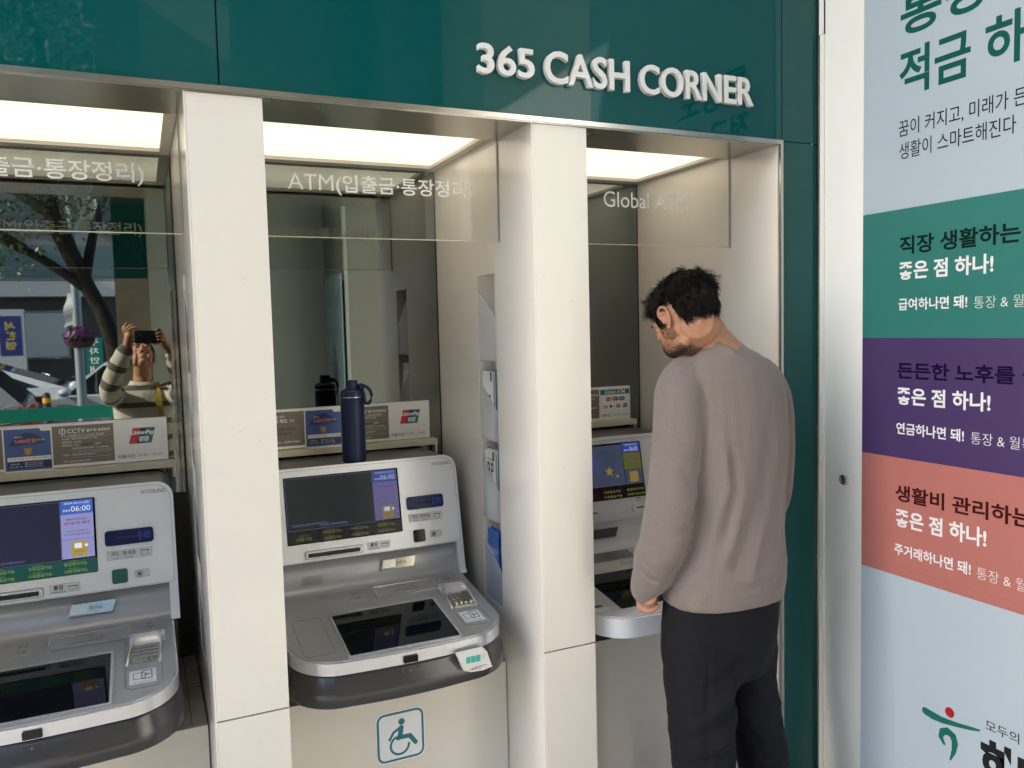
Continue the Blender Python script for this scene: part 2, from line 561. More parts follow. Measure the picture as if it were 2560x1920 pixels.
LGREEN = mat('leaflet_green', (.03, .30, .24), .35)
LDARK = mat('leaflet_dark_green', (.0, .09, .07), .4)
LBLUE = mat('leaflet_blue', (.05, .16, .52), .35, var=.15, vscale=8)
LPINK = mat('leaflet_pink', (.75, .25, .32), .4)
def leaflet(x, y0, y1, z0, z1, kind, label, group):
    o = empty('leaflet', (x, (y0 + y1) / 2, z0), label, 'leaflet', group)
    m = MB(); m.box(x, x + .0016, y0, y1, z0, z1); mk('cover', m, LBLUE if kind == 'blue' else PAPER, o, smooth=0)
    if kind == 'plain':
        m = MB(); m.box(x - .0006, x + .0022, y0 - .0005, y0 + .0009, z0, z1); m.box(x - .0006, x + .0022, y0, y1, z1 - .0015, z1 + .0008); mk('green_border', m, LGREEN, o, smooth=0)
        return o
    fr = Frame((x, 0, 0), (0, -1, 0), (0, 0, 1))
    m = MB()
    if kind == 'irp':
        m.text(fr, 'IRP', -y1 + .012, z1 - .085, -y0 - .014, z1 - .035, .0006, bold=.01)
        m.text(fr, '개인형퇴직연금', -y1 + .012, z1 - .030, -y0 - .020, z1 - .022)
        m.text(fr, '노후를 위한 준비', -y1 + .022, z1 - .105, -y0 - .012, z1 - .096)
        mk('lettering', m, INK, o, smooth=0)
    elif kind == 'loan':
        m.text(fr, '가족신탁', -y1 + .014, z1 - .115, -y0 - .006, z1 - .088, .0006, bold=.004)
        mk('lettering', m, INK, o, smooth=0)
        m = MB(); m.text(fr, '상속플랜', -y1 + .012, z1 - .142, -y0 - .008, z1 - .122, .0006); mk('pink_lettering', m, LPINK, o, smooth=0)
        m = MB(); m.plate(fr, -y1 + .014, z1 - .082, -y0 - .018, z1 - .070, .0003, .0007, .005)
        mk('banner', m, LDARK, o, smooth=0)
    elif kind == 'blue':
        m.text(fr, '예금자보호 안내', -y1 + .010, z1 - .075, -y0 - .012, z1 - .055, .0006, bold=.015); mk('lettering', m, PAPER, o, smooth=0)
        m = MB(); m.poly(fr, [(-y1 + .02, z1 - .135), (-y0 - .012, z1 - .150), (-y0 - .018, z1 - .110), (-(y0 + y1) / 2, z1 - .095)], .0003, .0006); mk('umbrella_print', m, mat('print_navy', (.02, .04, .2), .4), o, smooth=0)
    if kind in ('irp', 'loan'):
        m = MB(); m.plate(fr, -y0 - .020, z1 - .030, -y0 - .008, z1 - .001, .0003, .0006, .004); mk('badge', m, LDARK, o, smooth=0)
    return o
gl = 'leaflets standing in the rack pockets'
leaflet(.9478, .300, .381, -.330, -.127, 'loan', 'white leaflet with a pink line standing at the front of the upper pocket', gl)
leaflet(.9478, .298, .375, -.575, -.368, 'irp', 'white leaflet lettered IRP at the front of the middle pocket', gl)
leaflet(.9478, .290, .369, -.824, -.610, 'blue', 'blue leaflet at the front of the lowest pocket', gl)
for k in range(4):
    leaflet(.9545 + .0085 * k, .296 - .0075 * k, .372 - .005 * k, -.330, -.126 - .002 * (k % 2), 'plain', 'green edged leaflet tucked behind the front one in the upper pocket', gl)
for k in range(3):
    leaflet(.9545 + .0085 * k, .293 - .007 * k, .370 - .005 * k, -.575, -.362 - .003 * (k % 2), 'plain', 'green edged leaflet tucked behind the one lettered IRP', gl)
leaflet(.956, .282, .364, -.824, -.606, 'blue', 'blue leaflet tucked behind another in the lowest pocket', gl)
leaflet(.1158, .300, .381, -.330, -.127, 'loan', 'white leaflet seen edge-on in the pillar by the left cash machine', gl)
leaflet(.1258, .285, .371, -.330, -.126, 'plain', 'green edged leaflet seen edge-on in the pillar by the left cash machine', gl)

# ================================================================== 365 CASH CORNER
sg = empty('wall_sign', (1.22, -.004, .62), 'raised white letters reading 365 CASH CORNER on the green glass', 'sign')
def letters(word, u0, v0, u1, v1, bold=.017):
    me = text_mesh(word, bold, .012, .0)
    xs = [v.co.x for v in me.vertices]; ys = [v.co.y for v in me.vertices]
    ax, bx, ay, by = min(xs), max(xs), min(ys), max(ys)
    bm = bmesh.new(); bm.from_mesh(me); bpy.data.meshes.remove(me)
    zs = [v.co.z for v in bm.verts]; az, bz = min(zs), max(zs)
    for v in bm.verts:
        v.co = Vector((u0 + (v.co.x - ax) / (bx - ax) * (u1 - u0), -.0045 - (v.co.z - az) / (bz - az) * .0150, v0 + (v.co.y - ay) / (by - ay) * (v1 - v0)))
    bmesh.ops.remove_doubles(bm, verts=bm.verts[:], dist=1e-5)
    seen = set(); isl = []
    for v in bm.verts:
        if v in seen: continue
        st = [v]; cur = []
        seen.add(v)
        while st:
            w = st.pop(); cur.append(w)
            for ed in w.link_edges:
                q = ed.other_vert(w)
                if q not in seen:
                    seen.add(q); st.append(q)
        isl.append(cur)
    isl.sort(key=lambda L: min(v.co.x for v in L))
    for L in isl:
        m = MB(); mp = {v: m.bm.verts.new(v.co) for v in L}
        for f in {f for v in L for f in v.link_faces}:
            m.bm.faces.new([mp[v] for v in f.verts])
        mk('letter', m, LETTER, sg, smooth=25)
    bm.free()
letters('365', .794, .631, .949, .7055)
letters('CASH', .979, .6255, 1.235, .7085)
letters('CORNER', 1.268, .6265, 1.660, .7065)
# ================================================================== cash machines
SILVER = mat('silver_paint', (.72, .74, .775), .33, metal=.35, var=.03, vscale=6, bump=.05, bscale=900)
SILVER_L = mat('silver_band', (.62, .63, .66), .26, metal=.65, var=.04, vscale=5)
GREY = mat('grey_counter', (.39, .395, .405), .32, metal=.5, var=.05, vscale=7, bump=.08, bscale=1200, rvar=.06)
GREY_D = mat('grey_notch', (.38, .39, .42), .32, metal=.5, var=.04, vscale=5)
HOUSING = mat('housing_grey', (.17, .168, .16), .28, metal=.35, var=.07, vscale=9)
BUMPER = mat('dark_bumper', (.055, .054, .058), .22, metal=.4, coat=.12, var=.06, vscale=6)
WHITEP = mat('white_machine_plastic', (.70, .70, .70), .3, var=.02, vscale=5)
WHITEP2 = mat('warm_white_counter', (.60, .585, .565), .34, var=.03, vscale=5)
BLACKG = mat('black_glass', (.003, .004, .0055), .04, spec=.24, rvar=.02, vscale=14)
BLACKP = mat('black_plastic', (.012, .012, .013), .3)
NAVYP = mat('navy_translucent_bezel', (.005, .013, .085), .18, spec=.25)
CHROME = mat('chrome', (.48, .47, .44), .12, metal=1.)
KEYM = mat('metal_keys', (.50, .49, .45), .22, metal=.9, var=.08, vscale=60)
PLATE = mat('plate_grey', (.40, .405, .42), .3, metal=.45)
STK = mat('grey_sticker', (.60, .61, .64), .4)
INKG = mat('grey_ink', (.09, .09, .10), .5)
GREENSQ = mat('green_square', (.005, .115, .085), .25)
K = 1.0 / GAIN
UI = dict(
    blue=emit_mat('ui_blue', (.05, .14, .55), K * .8), lav=emit_mat('ui_lavender', (.36, .36, .70), K * .72),
    yel=emit_mat('ui_yellow', (.60, .42, .08), K * .65), white=emit_mat('ui_white', (.75, .8, .9), K * .95),
    dark=emit_mat('ui_dark', (.02, .02, .05), K * .5), band=emit_mat('ui_green_band', (.0, .06, .05), K * .9),
    lime=emit_mat('ui_lime', (.30, .42, .05), K * .65), navy=emit_mat('ui_navy_ink', (.06, .05, .22), K * .7),
    video=emit_mat('ui_video', (.012, .014, .045), K * .75), red=emit_mat('ui_purple_ink', (.25, .06, .25), K * .7), olive=emit_mat('ui_olive', (.13, .13, .012), K * .6),
    bluegrey=emit_mat('ui_blue_grey', (.035, .052, .092), K * .8), dim=emit_mat('ui_dim_text', (.22, .23, .5), K * .7))
UI2 = dict(UI)
UI2.update(blue=emit_mat('ui2_blue', (.03, .055, .30), K * .7), lav=emit_mat('ui2_lavender', (.13, .12, .30), K * .7),
           yel=emit_mat('ui2_yellow', (.30, .21, .04), K * .65), white=emit_mat('ui2_white', (.42, .46, .70), K * .9), band=emit_mat('ui2_band', (.006, .007, .010), K * .5),
           lime=emit_mat('ui2_lime', (.22, .23, .06), K * .6), video=emit_mat('ui2_video', (.012, .016, .020), K * .6))

def counter_outline(cx, hw, yf, yb, r, seg=12, bow=.006):
    pts = [(cx + hw, yb)]
    for k in range(seg + 1):
        a = pi / 2 * k / seg
        pts.append((cx + hw - r + r * cos(a), yf + r - r * sin(a)))
    for k in range(1, 8):
        t = k / 8
        pts.append((cx + (hw - r) * (1 - 2 * t), yf - bow * sin(pi * t)))
    for k in range(seg + 1):
        a = pi / 2 + pi / 2 * k / seg
        pts.append((cx - hw + r + r * cos(a), yf + r - r * sin(a)))
    pts.append((cx - hw, yb))
    return pts

def icon_slip(m, f, u, v, w, h, n):
    m.frame_line(f, u, v, u + w, v + h, .0009, n, n + .0004)
    m.plate(f, u - .003, v + h - .002, u + w + .003, v + h - .0008, n, n + .0004)

def screen_ui(root, FF, u0, v0, u1, v1, ui, kind):
    """u0..v1: whole glass"""
    w, h = u1 - u0, v1 - v0
    U = lambda a: u0 + a * w
    V = lambda b: v0 + b * h
    m = MB(); m.plate(FF, u0, v0, u1, v1, .0002, .0022, .002); sc = mk('screen', m, BLACKG, root, smooth=0)
    def part(nm, mt, fn):
        q = MB(); fn(q); mk(nm, q, mt, sc, smooth=0)
    n = .0022
    if kind < 3:
        sx = .765
        part('video_area', ui['video'], lambda q: q.plate(FF, U(.012), V(.21), U(sx - .004), V(.975), n, n + .0003))
        part('video_frame', ui['dim'], lambda q: q.frame_line(FF, U(.010), V(.205), U(sx - .003), V(.98), .0006, n, n + .0005))
        part('header', ui['blue'], lambda q: q.plate(FF, U(sx), V(.80), U(.985), V(.985), n, n + .0003))
        part('message_area', ui['lav'], lambda q: q.plate(FF, U(sx), V(.215), U(.985), V(.80), n, n + .0003))
        def clock(q):
            q.text(FF, '2024.05.31(금)', U(sx + .025), V(.925), U(.965), V(.965), n + .0006)
            q.text(FF, 'PM', U(sx + .02), V(.835), U(sx + .065), V(.865), n + .0006)
            q.text(FF, '06:00', U(sx + .072), V(.835), U(.968), V(.905), n + .0006)
        part('clock_text', ui['white'], clock)
        def msg(q):
            q.text(FF, '계좌이체, 현금 입금시', U(sx + .035), V(.715), U(.945), V(.745), n + .0006, bold=.02)
        part('message_text', ui['navy'], msg)
        def msg2(q):
            q.text(FF, '보이스피싱, 전화를 끊고', U(sx + .035), V(.56), U(.945), V(.59), n + .0006)
            q.text(FF, '반드시 사기여부를 확인하세요', U(sx + .02), V(.515), U(.96), V(.545), n + .0006)
        part('advice_text', ui['navy'], msg2)
        part('message_rule', ui['navy'], lambda q: q.plate(FF, U(sx), V(.465), U(.985), V(.469), n + .0003, n + .0006))
        part('warning_text', ui['red'], lambda q: q.text(FF, '공공기관 사칭, 대출 등', U(sx + .02), V(.66), U(.96), V(.70), n + .0006, bold=.03))
        part('icon_card', ui['yel'], lambda q: q.plate(FF, U(sx + .065), V(.235), U(.935), V(.435), n + .0003, n + .0006, .003))
        def ico(q):
            q.text(FF, '유의하세요', U(sx + .085), V(.285), U(.915), V(.32), n + .0009)
            q.text(FF, '거래 가능', U(sx + .10), V(.25), U(.90), V(.275), n + .0009)
        part('icon_text', ui['navy'], ico)
        def ico2(q):
            q.plate(FF, U(sx + .085), V(.345), U(sx + .135), V(.41), n + .0006, n + .0009, .001)
            q.disc(FF, U(sx + .165), V(.375), .004, n + .0006, n + .0009, 12)
        part('icon_symbol', ui['white'], ico2)
        part('status_band', ui['band'], lambda q: q.plate(FF, U(.004), V(.008), U(.996), V(.2), n, n + .0003))
        def st(q):
            for c, (a, b) in enumerate((('현금입금가능', '현금출금가능'), ('수표입금가능', '수표출금가능'), ('통장정리가능', '이체거래가능'))):
                x = (.29, .53, .765)[c]
                q.text(FF, a, U(x + .01), V(.118), U(x + .165), V(.165), n + .0006, bold=.01)
                q.text(FF, b, U(x + .01), V(.025), U(x + .165), V(.072), n + .0006, bold=.01)
                q.text(FF, 'AVAILABLE', U(x + .035), V(.174), U(x + .10), V(.186), n + .0006)
                q.text(FF, 'AVAILABLE', U(x + .035), V(.081), U(x + .10), V(.093), n + .0006)
            q.text(FF, '사용가능', U(.07), V(.045), U(.205), V(.105), n + .0006, bold=.01)
            q.text(FF, 'IN SERVICE', U(.095), V(.118), U(.18), V(.134), n + .0006)
        part('status_text', ui['lime'], st)
        def sub(q):
            q.text(FF, '손님께 보이스피싱 피해가 있으신가요', U(.05), V(.265), U(.34), V(.30), n + .0006)
            q.text(FF, '4천...4천...4천 2백만원이요?', U(.28), V(.235), U(.52), V(.27), n + .0006)
        part('subtitle_text', ui['dim'], sub)
    else:
        sx = .795
        part('picture_area', ui['bluegrey'], lambda q: q.plate(FF, U(.012), V(.235), U(sx - .006), V(.965), n, n + .0003))
        def t(q):
            q.text(FF, '기쁨', U(.22), V(.59), U(.51), V(.78), n + .0006, bold=.05)
            q.text(FF, '위하여', U(.24), V(.46), U(.535), V(.575), n + .0006, bold=.02)
        part('picture_text', ui['navy'], t)
        part('bank_text', ui['navy'], lambda q: q.text(FF, '하나은행', U(.30), V(.275), U(.50), V(.335), n + .0006, bold=.03))
        part('group_text', ui['navy'], lambda q: q.text(FF, '하나금융그룹', U(.62), V(.885), U(.765), V(.92), n + .0006, bold=.03))
        part('stars', ui['yel'], lambda q: [q.poly(FF, [(U(cx) + r * (1 if k % 2 == 0 else .45) * cos(pi / 2 + pi * k / 5), V(cy) + r * (1 if k % 2 == 0 else .45) * sin(pi / 2 + pi * k / 5)) for k in range(10)], n + .0003, n + .0006) for cx, cy, r in ((.63, .50, .019), (.71, .40, .008))])
        part('header', ui['blue'], lambda q: q.plate(FF, U(sx), V(.805), U(.988), V(.985), n, n + .0003))
        part('message_area', ui['olive'], lambda q: q.plate(FF, U(sx), V(.50), U(.988), V(.80), n, n + .0003))
        part('lower_area', ui['bluegrey'], lambda q: q.plate(FF, U(sx), V(.235), U(.988), V(.495), n, n + .0003))
        def clock(q):
            q.text(FF, '2024.05.31(금)', U(sx + .03), V(.925), U(.96), V(.965), n + .0006)
            q.text(FF, 'PM', U(sx + .02), V(.83), U(sx + .07), V(.865), n + .0006)
            q.text(FF, '06:00', U(sx + .08), V(.83), U(.965), V(.905), n + .0006)
        part('clock_text', ui['white'], clock)
        part('icon_card', ui['yel'], lambda q: q.plate(FF, U(sx + .05), V(.27), U(.94), V(.46), n + .0003, n + .0006, .003))
        def st(q):
            q.text(FF, '개인정보를 요구하는', U(sx + .05), V(.70), U(.94), V(.735), n + .0006)
            q.text(FF, '전화를 받으면 금융사기', U(sx + .03), V(.655), U(.96), V(.69), n + .0006)
            q.text(FF, '송금 및 이체를', U(sx + .05), V(.58), U(.94), V(.61), n + .0006)
            q.text(FF, '중지하세요', U(sx + .05), V(.535), U(.94), V(.565), n + .0006)
        part('message_text', ui['navy'], st)
        def st2(q):
            for c, x in enumerate((.22, .54, .795)):
                q.text(FF, ('현금입금가능', '수표입금가능', '통장정리가능')[c], U(x), V(.115), U(x + .19), V(.16), n + .0006, bold=.01)
                q.text(FF, ('현금출금가능', '수표출금가능', '이체거래가능')[c], U(x), V(.03), U(x + .20), V(.075), n + .0006, bold=.01)
        part('status_text', ui['lime'], st2)
    return sc

def build_atm(dx, label, ui, square, with_tag):
    cx = .588 + dx
    r = empty('cash_machine', (cx, .4, -.99), label, 'cash machine', 'grey cash machines')
    FF = Frame((dx, .5, -.41), (1, 0, 0), (0, .2, 1))
    CF = Frame((dx, .04, -.81), (1, 0, 0), (0, 1, .14))
    zf = lambda z: (z + .41) * 1.0198
    yv = lambda y: (y - .04) * 1.0098
    x0, x1 = .281, .895
    # housing behind the face, rounded top corners
    m = MB()
    p = rrect(x0 + .004, -1.0, x1 - .004, -.400, .035, 6)
    m.prism([(a + dx, .512 if b > -.66 else .56, b) for a, b in p], [(a + dx, .735, b) for a, b in p]); m.bevel(.003, 2, 40); mk('housing', m, HOUSING, r)
    # face
    m = MB()
    pts = [(x1, zf(-.664)), (x1, zf(-.436))] + [(x1 - .042 + .042 * cos(radians(a)), zf(-.436) + .042 * sin(radians(a))) for a in range(10, 91, 10)]
    pts += [(x0 + .042 - .042 * sin(radians(a)), zf(-.436) + .042 * cos(radians(a))) for a in range(0, 91, 10)] + [(x0, zf(-.664))]
    m.poly(FF, pts, -.022, 0); m.bevel(.007, 3, 40); face = mk('face', m, SILVER, r, smooth=50)
    m = MB()
    inn = [(cx - dx + (a - (cx - dx)) * .976, b - .0072 if b > zf(-.60) else b + .002) for a, b in pts]
    inn2 = [(cx - dx + (a - (cx - dx)) * .9735, b - .0080 if b > zf(-.60) else b + .0028) for a, b in pts]
    m.ring(FF, inn, inn2, .0001, .0006); mk('face_line', m, mat('rim_line', (.22, .225, .235), .4, metal=.3), face)
    # recess below the face with side cheeks
    prof = [(.452, -.660), (.462, -.668), (.470, -.684), (.468, -.705), (.458, -.728), (.446, -.743), (.430, -.7525), (.412, -.7572)]
    m = MB()
    rings = []
    for xx in (x0 + .022, x1 - .022):
        rings.append([m.bm.verts.new((xx + dx, y, z)) for y, z in prof])
    for a in range(len(prof) - 1):
        m.bm.faces.new((rings[0][a], rings[1][a], rings[1][a + 1], rings[0][a + 1]))
    notch = mk('recess', m, GREY_D, r, smooth=60)
    for xx in (x0, x1 - .022):
        m = MB()
        q = [(.4495, -.6635), (.4335, -.744), (.420, -.7575), (.50, -.7575), (.50, -.6635)]
        m.prism([(xx + dx, y, z) for y, z in q], [(xx + .022 + dx, y, z) for y, z in q]); m.bevel(.004, 2, 40); mk('cheek', m, SILVER, r)
    # screen
    screen_ui(face, FF, .359, zf(-.612), .703, zf(-.4205), ui, 1)
    m = MB(); m.text(FF, 'HYOSUNG', .816, zf(-.4245), .876, zf(-.4145), .0008, bold=-.004); mk('lettering', m, INK, face, smooth=0)
    # card slot bezel
    m = MB(); m.plate(FF, .7225, zf(-.5515), .8405, zf(-.5125), .0, .006, .008); m.bevel(.0025, 2, 40); card = mk('card_slot', m, NAVYP, face)
    m = MB(); m.plate(FF, .748, zf(-.5345), .808, zf(-.5305), .0061, .0066); mk('slot_opening', m, GAP, card, smooth=0)
    m = MB(); m.plate(FF, .803, zf(-.543), .812, zf(-.520), .0061, .0085, .002); m.plate(FF, .816, zf(-.540), .834, zf(-.522), .0061, .0072, .002); mk('slot_guide', m, mat('navy_guide', (.02, .045, .2), .2, spec=.3), card)
    # labels
    m = MB(); m.plate(FF, .726, zf(-.588), .834, zf(-.565), .0002, .0008, .001); lb = mk('slot_label', m, STK, face, smooth=0)
    m = MB()
    m.frame_line(FF, .726, zf(-.588), .834, zf(-.565), .0005, .0008, .0011)
    m.text(FF, '카드', .736, zf(-.579), .756, zf(-.5675), .0013, bold=.01); m.text(FF, 'Card', .7395, zf(-.586), .752, zf(-.582), .0013)
    m.plate(FF, .7600, zf(-.5855), .7604, zf(-.567), .0008, .0012)
    m.text(FF, '명세표', .764, zf(-.579), .795, zf(-.5675), .0013, bold=.01); m.text(FF, 'Receipt', .769, zf(-.586), .788, zf(-.582), .0013)
    icon_slip(m, FF, .808, zf(-.583), .018, .013, .0008)
    mk('lettering', m, INK, lb, smooth=0)
    m = MB(); m.plate(FF, .7350, zf(-.6495), .7730, zf(-.6125), .0002, .003, .006); m.bevel(.001, 1, 40); mk('sensor_window', m, square, face)
    m = MB(); m.plate(FF, .790, zf(-.640), .8255, zf(-.6215), .0002, .0008, .002); hp = mk('headphone_plate', m, STK, face, smooth=0)
    m = MB(); m.frame_line(FF, .790, zf(-.640), .8255, zf(-.6215), .0006, .0008, .0012, .002); m.frame_line(FF, .795, zf(-.6375), .808, zf(-.6245), .001, .0008, .002, .002); m.disc(FF, .8015, zf(-.631), .0035, .0008, .0016, 16); mk('headphone_jack', m, INK, hp, smooth=0)
    # passbook slot
    m = MB(); m.ring(FF, rrect(.4065, zf(-.6555), .5760, zf(-.6345), .004), rrect(.414, zf(-.6520), .567, zf(-.6405), .002), 0, .005); m.bevel(.0015, 1, 40); pb = mk('passbook_slot', m, SILVER_L, face)
    m = MB(); m.plate(FF, .412, zf(-.6525), .569, zf(-.640), .0004, .0012); mk('slot_opening', m, GAP, pb, smooth=0)
    m = MB(); m.frame_line(FF, .4050, zf(-.6570), .5775, zf(-.6330), .0009, .0002, .0008, .005); mk('slot_outline', m, INK, pb, smooth=0)
    m = MB(); m.plate(FF, .591, zf(-.653), .6595, zf(-.631), .0002, .0008, .001); pl = mk('passbook_label', m, STK, face, smooth=0)
    m = MB(); m.frame_line(FF, .591, zf(-.653), .6595, zf(-.631), .0005, .0008, .0011); m.text(FF, '통장', .599, zf(-.6455), .622, zf(-.6335), .0013, bold=.02); m.text(FF, 'Passbook', .597, zf(-.6515), .627, zf(-.6475), .0013)
    icon_slip(m, FF, .634, zf(-.648), .019, .010, .0008); mk('lettering', m, INK, pl, smooth=0)
    # coin / card tray in the recess
    NF = Frame((dx, .4655, -.700), (1, 0, 0), (0, .42, 1))
    m = MB(); m.poly(NF, [(.628, -.024), (.731, -.024), (.741, .006), (.637, .006)], .0005, .008); m.bevel(.0015, 2, 40); tr = mk('coin_tray', m, CHROME, notch)
    m = MB(); m.poly(NF, [(.632, -.021), (.672, -.021), (.677, .003), (.638, .003)], .0081, .012); m.bevel(.001, 1, 40); mk('tray_flap', m, mat('flap_silver', (.66, .66, .64), .25, metal=.6), tr)
    m = MB(); m.text(NF, '동전투입', .678, -.013, .708, -.004, .0086); mk('lettering', m, INKG, tr, smooth=0)
    # speaker holes
    m = MB()
    for a in range(9):
        for b in range(5):
            m.disc(NF, .394 + a * .0068 + b * .001, -.034 + b * .0055, .0016, .0003, .0008, 6)
    mk('speaker_holes', m, GAP, notch, smooth=0)
    # counter
    m = MB()
    ol = counter_outline(cx, .290, .040, .42, .125)
    top = [(x, y, -.81 + .14 * (y - .04) - .002) for x, y in ol]; bot = [(x, y, -.842 + .10 * (y - .04)) for x, y in ol]
    m.prism(bot, top); m.bevel(.006, 3, 40, sel=lambda e: all(v.co.y < .41 for v in e.verts)); ctr = mk('counter', m, SILVER_L, r, smooth=50)
    m = MB()
    ol2 = counter_outline(cx, .2835, .0465, .4195, .120)
    m.prism([(x, y, -.81 + .14 * (y - .04) - .004) for x, y in ol2], [(x, y, -.81 + .14 * (y - .04) + .0012) for x, y in ol2]); m.bevel(.0012, 1, 40); mk('counter_top', m, GREY, ctr)
    # bumper below
    m = MB()
    rings = []
    for off, z in ((-.012, -.8425), (-.006, -.8455), (-.002, -.850), (.0085, -.8830), (.0095, -.8855), (.0095, -.9140), (.0075, -.9200), (.002, -.9240), (-.05, -.928)):
        o3 = counter_outline(cx, .290 + off, .040 - off, .42, .125 + off, bow=.010)
        rings.append([m.bm.verts.new((x, y, z + .06 * (y - .04))) for x, y in o3])
    m.skin(rings); bp = mk('bumper', m, BUMPER, ctr, smooth=25)
    m = MB(); m.prism([(x, y, -1.02) for x, y in counter_outline(cx, .25, .25, .70, .02)], [(x, y, -.925) for x, y in counter_outline(cx, .25, .25, .70, .02)]); mk('pedestal', m, BLACKP, r, smooth=0)
    f3 = FY(.0305)
    m = MB(); m.plate(f3, .566 + dx, -.8395, .604 + dx, -.8215, -.004, .0012, .003); mk('front_sensor', m, BLACKG, ctr, smooth=0)
    m = MB(); m.frame_line(f3, .563 + dx, -.878, .606 + dx, -.850, .0008, -.001, .0022, .006); m.disc(f3, .583 + dx, -.860, .003, -.001, .002, 12); m.stroke(f3, [(.583 + dx, -.863), (.584 + dx, -.870), (.592 + dx, -.871)], .002, -.001, .002); mk('embossed_mark', m, mat('emboss_dark', (.11, .11, .115), .3), bp, smooth=0)
    # touch screen
    n = .0012
    m = MB(); m.ring(CF, rrect(.432, yv(.0525), .737, yv(.290), .008), rrect(.4385, yv(.0575), .7305, yv(.2825), .004), .0008, .0045); m.bevel(.0012, 2, 40); ts = mk('touch_screen', m, SILVER_L, ctr)
    m = MB(); m.plate(CF, .438, yv(.057), .731, yv(.283), .0008, .0022, .003); mk('glass', m, BLACKG, ts, smooth=0)
    # cash slot shutter
    m = MB(); m.ring(CF, rrect(.5865, yv(.3435), .7735, yv(.4165), .003), rrect(.5915, yv(.3435), .7685, yv(.4105), .001), .0008, .005); m.bevel(.001, 1, 40); cs = mk('cash_slot', m, SILVER_L, ctr)
    m = MB(); m.plate(CF, .591, yv(.344), .769, yv(.411), .0008, .0025); mk('shutter', m, PLATE, cs, smooth=0)
    m = MB(); m.frame_line(CF, .645, yv(.368), .708, yv(.384), .0008, .0025, .0029); m.stroke(CF, [(.640, yv(.366)), (.716, yv(.366))], .0008, .0025, .0029); m.stroke(CF, [(.636, yv(.362)), (.640, yv(.370))], .0012, .0025, .0029); m.stroke(CF, [(.712, yv(.370)), (.720, yv(.372)), (.722, yv(.367))], .0012, .0025, .0029)
    m.text(CF, '현금/수표', .655, yv(.394), .69, yv(.401), .0029); mk('printed_mark', m, INKG, cs, smooth=0)
    m = MB(); m.plate(CF, .510, yv(.345), .553, yv(.410), n, n + .0006, .001); m2 = mk('cash_label', m, PLATE, ctr, smooth=0)
    m = MB(); m.text(CF, '현금', .521, yv(.388), .543, yv(.402), n + .001); m.text(CF, '수표', .521, yv(.356), .543, yv(.370), n + .001); mk('lettering', m, INKG, m2, smooth=0)
    # panel lines
    m = MB(); m.frame_line(CF, .332, yv(.090), .4095, yv(.286), .0009, n, n + .0004, .012); m.frame_line(CF, .762, yv(.098), .8425, yv(.345), .0009, n, n + .0004, .018); mk('panel_lines', m, mat('line_dark', (.06, .06, .06), .4), ctr, smooth=0)
    m = MB()
    rnd = random.Random(3)
    for k in range(90):
        u = .47 + .26 * rnd.random(); v = yv(.049) + .005 * rnd.random() - .0025 * abs(u - .6)
        m.plate(CF, u, v, u + .0028, v + .0007, n, n + .0004)
    mk('worn_print', m, mat('worn_print', (.36, .355, .34), .5), ctr, smooth=0)
    # language sticker
    m = MB(); m.plate(CF, .771, yv(.305), .853, yv(.3655), n, n + .0005); st = mk('language_sticker', m, mat('sticker_white', (.75, .75, .80), .5), ctr, smooth=0)
    m = MB(); m.text(CF, '1000번 중국어', .777, yv(.349), .848, yv(.362), n + .0009, bold=.01); m.text(CF, '통역 안내', .776, yv(.336), .800, yv(.344), n + .0009); mk('lettering', m, mat('sticker_ink', (.03, .025, .09), .5), st, smooth=0)
    # key pad with hood
    m = MB()
    hood = [(.7645, .205, .0012), (.7645, .207, .0035), (.7695, .262, .009), (.778, .318, .015), (.792, .333, .0165), (.834, .333, .0165), (.8465, .318, .015), (.8445, .262, .009), (.8395, .207, .0035), (.8395, .205, .0012)]
    A = [m.bm.verts.new(CF(a, yv(b), c)) for a, b, c in hood]
    inn = [(.7685, .207, .0012), (.7685, .209, .003), (.7735, .262, .0075), (.782, .305, .012), (.794, .3145, .013), (.832, .3145, .013), (.8425, .305, .012), (.8405, .262, .0075), (.8355, .209, .003), (.8355, .207, .0012)]
    B = [m.bm.verts.new(CF(a, yv(b), c)) for a, b, c in inn]
    G = [m.bm.verts.new(CF(a + (.0035 if a > .8 else -.0035) * (1 if b < .32 else 0), yv(b + (.006 if b > .3 else 0)), .0010)) for a, b, c in hood]
    Bt = [m.bm.verts.new(CF(a, yv(min(b, .297)), .0012)) for a, b, c in inn]
    for k in range(len(hood) - 1):
        m.bm.faces.new((A[k], A[k + 1], B[k + 1], B[k])); m.bm.faces.new((A[k], A[k + 1], G[k + 1], G[k])); m.bm.faces.new((B[k], B[k + 1], Bt[k + 1], Bt[k]))
    kp = mk('key_pad', m, SILVER_L, ctr, smooth=50)
    m = MB(); m.plate(CF, .7745, yv(.2105), .8405, yv(.296), .0012, .0042); m.bevel(.001, 1, 40); mk('pad_plate', m, KEYM, kp)
    for ky in range(4):
        for kx in range(4):
            m = MB()
            u = .7765 + kx * .0142 + (.0055 - ky * 0) * (1 if kx == 3 else 0) * 0 + ky * .0006
            w = .0112 if kx < 3 else .0155
            v = yv(.2735 - ky * .0165)
            m.plate(CF, u, v, u + w, v + .0125, .0042, .0085, .0015, 2); m.bevel(.0008, 1, 40); mk('key', m, KEYM, kp, smooth=40)
    # contactless sticker
    m = MB(); m.plate(CF, .771, yv(.117), .8285, yv(.1775), n, n + .0005); nf = mk('contactless_sticker', m, STK, ctr, smooth=0)
    m = MB(); m.frame_line(CF, .779, yv(.137), .806, yv(.165), .0011, n + .0005, n + .0009, .002); m.frame_line(CF, .797, yv(.135), .820, yv(.172), .0015, n + .0005, n + .0011, .003)
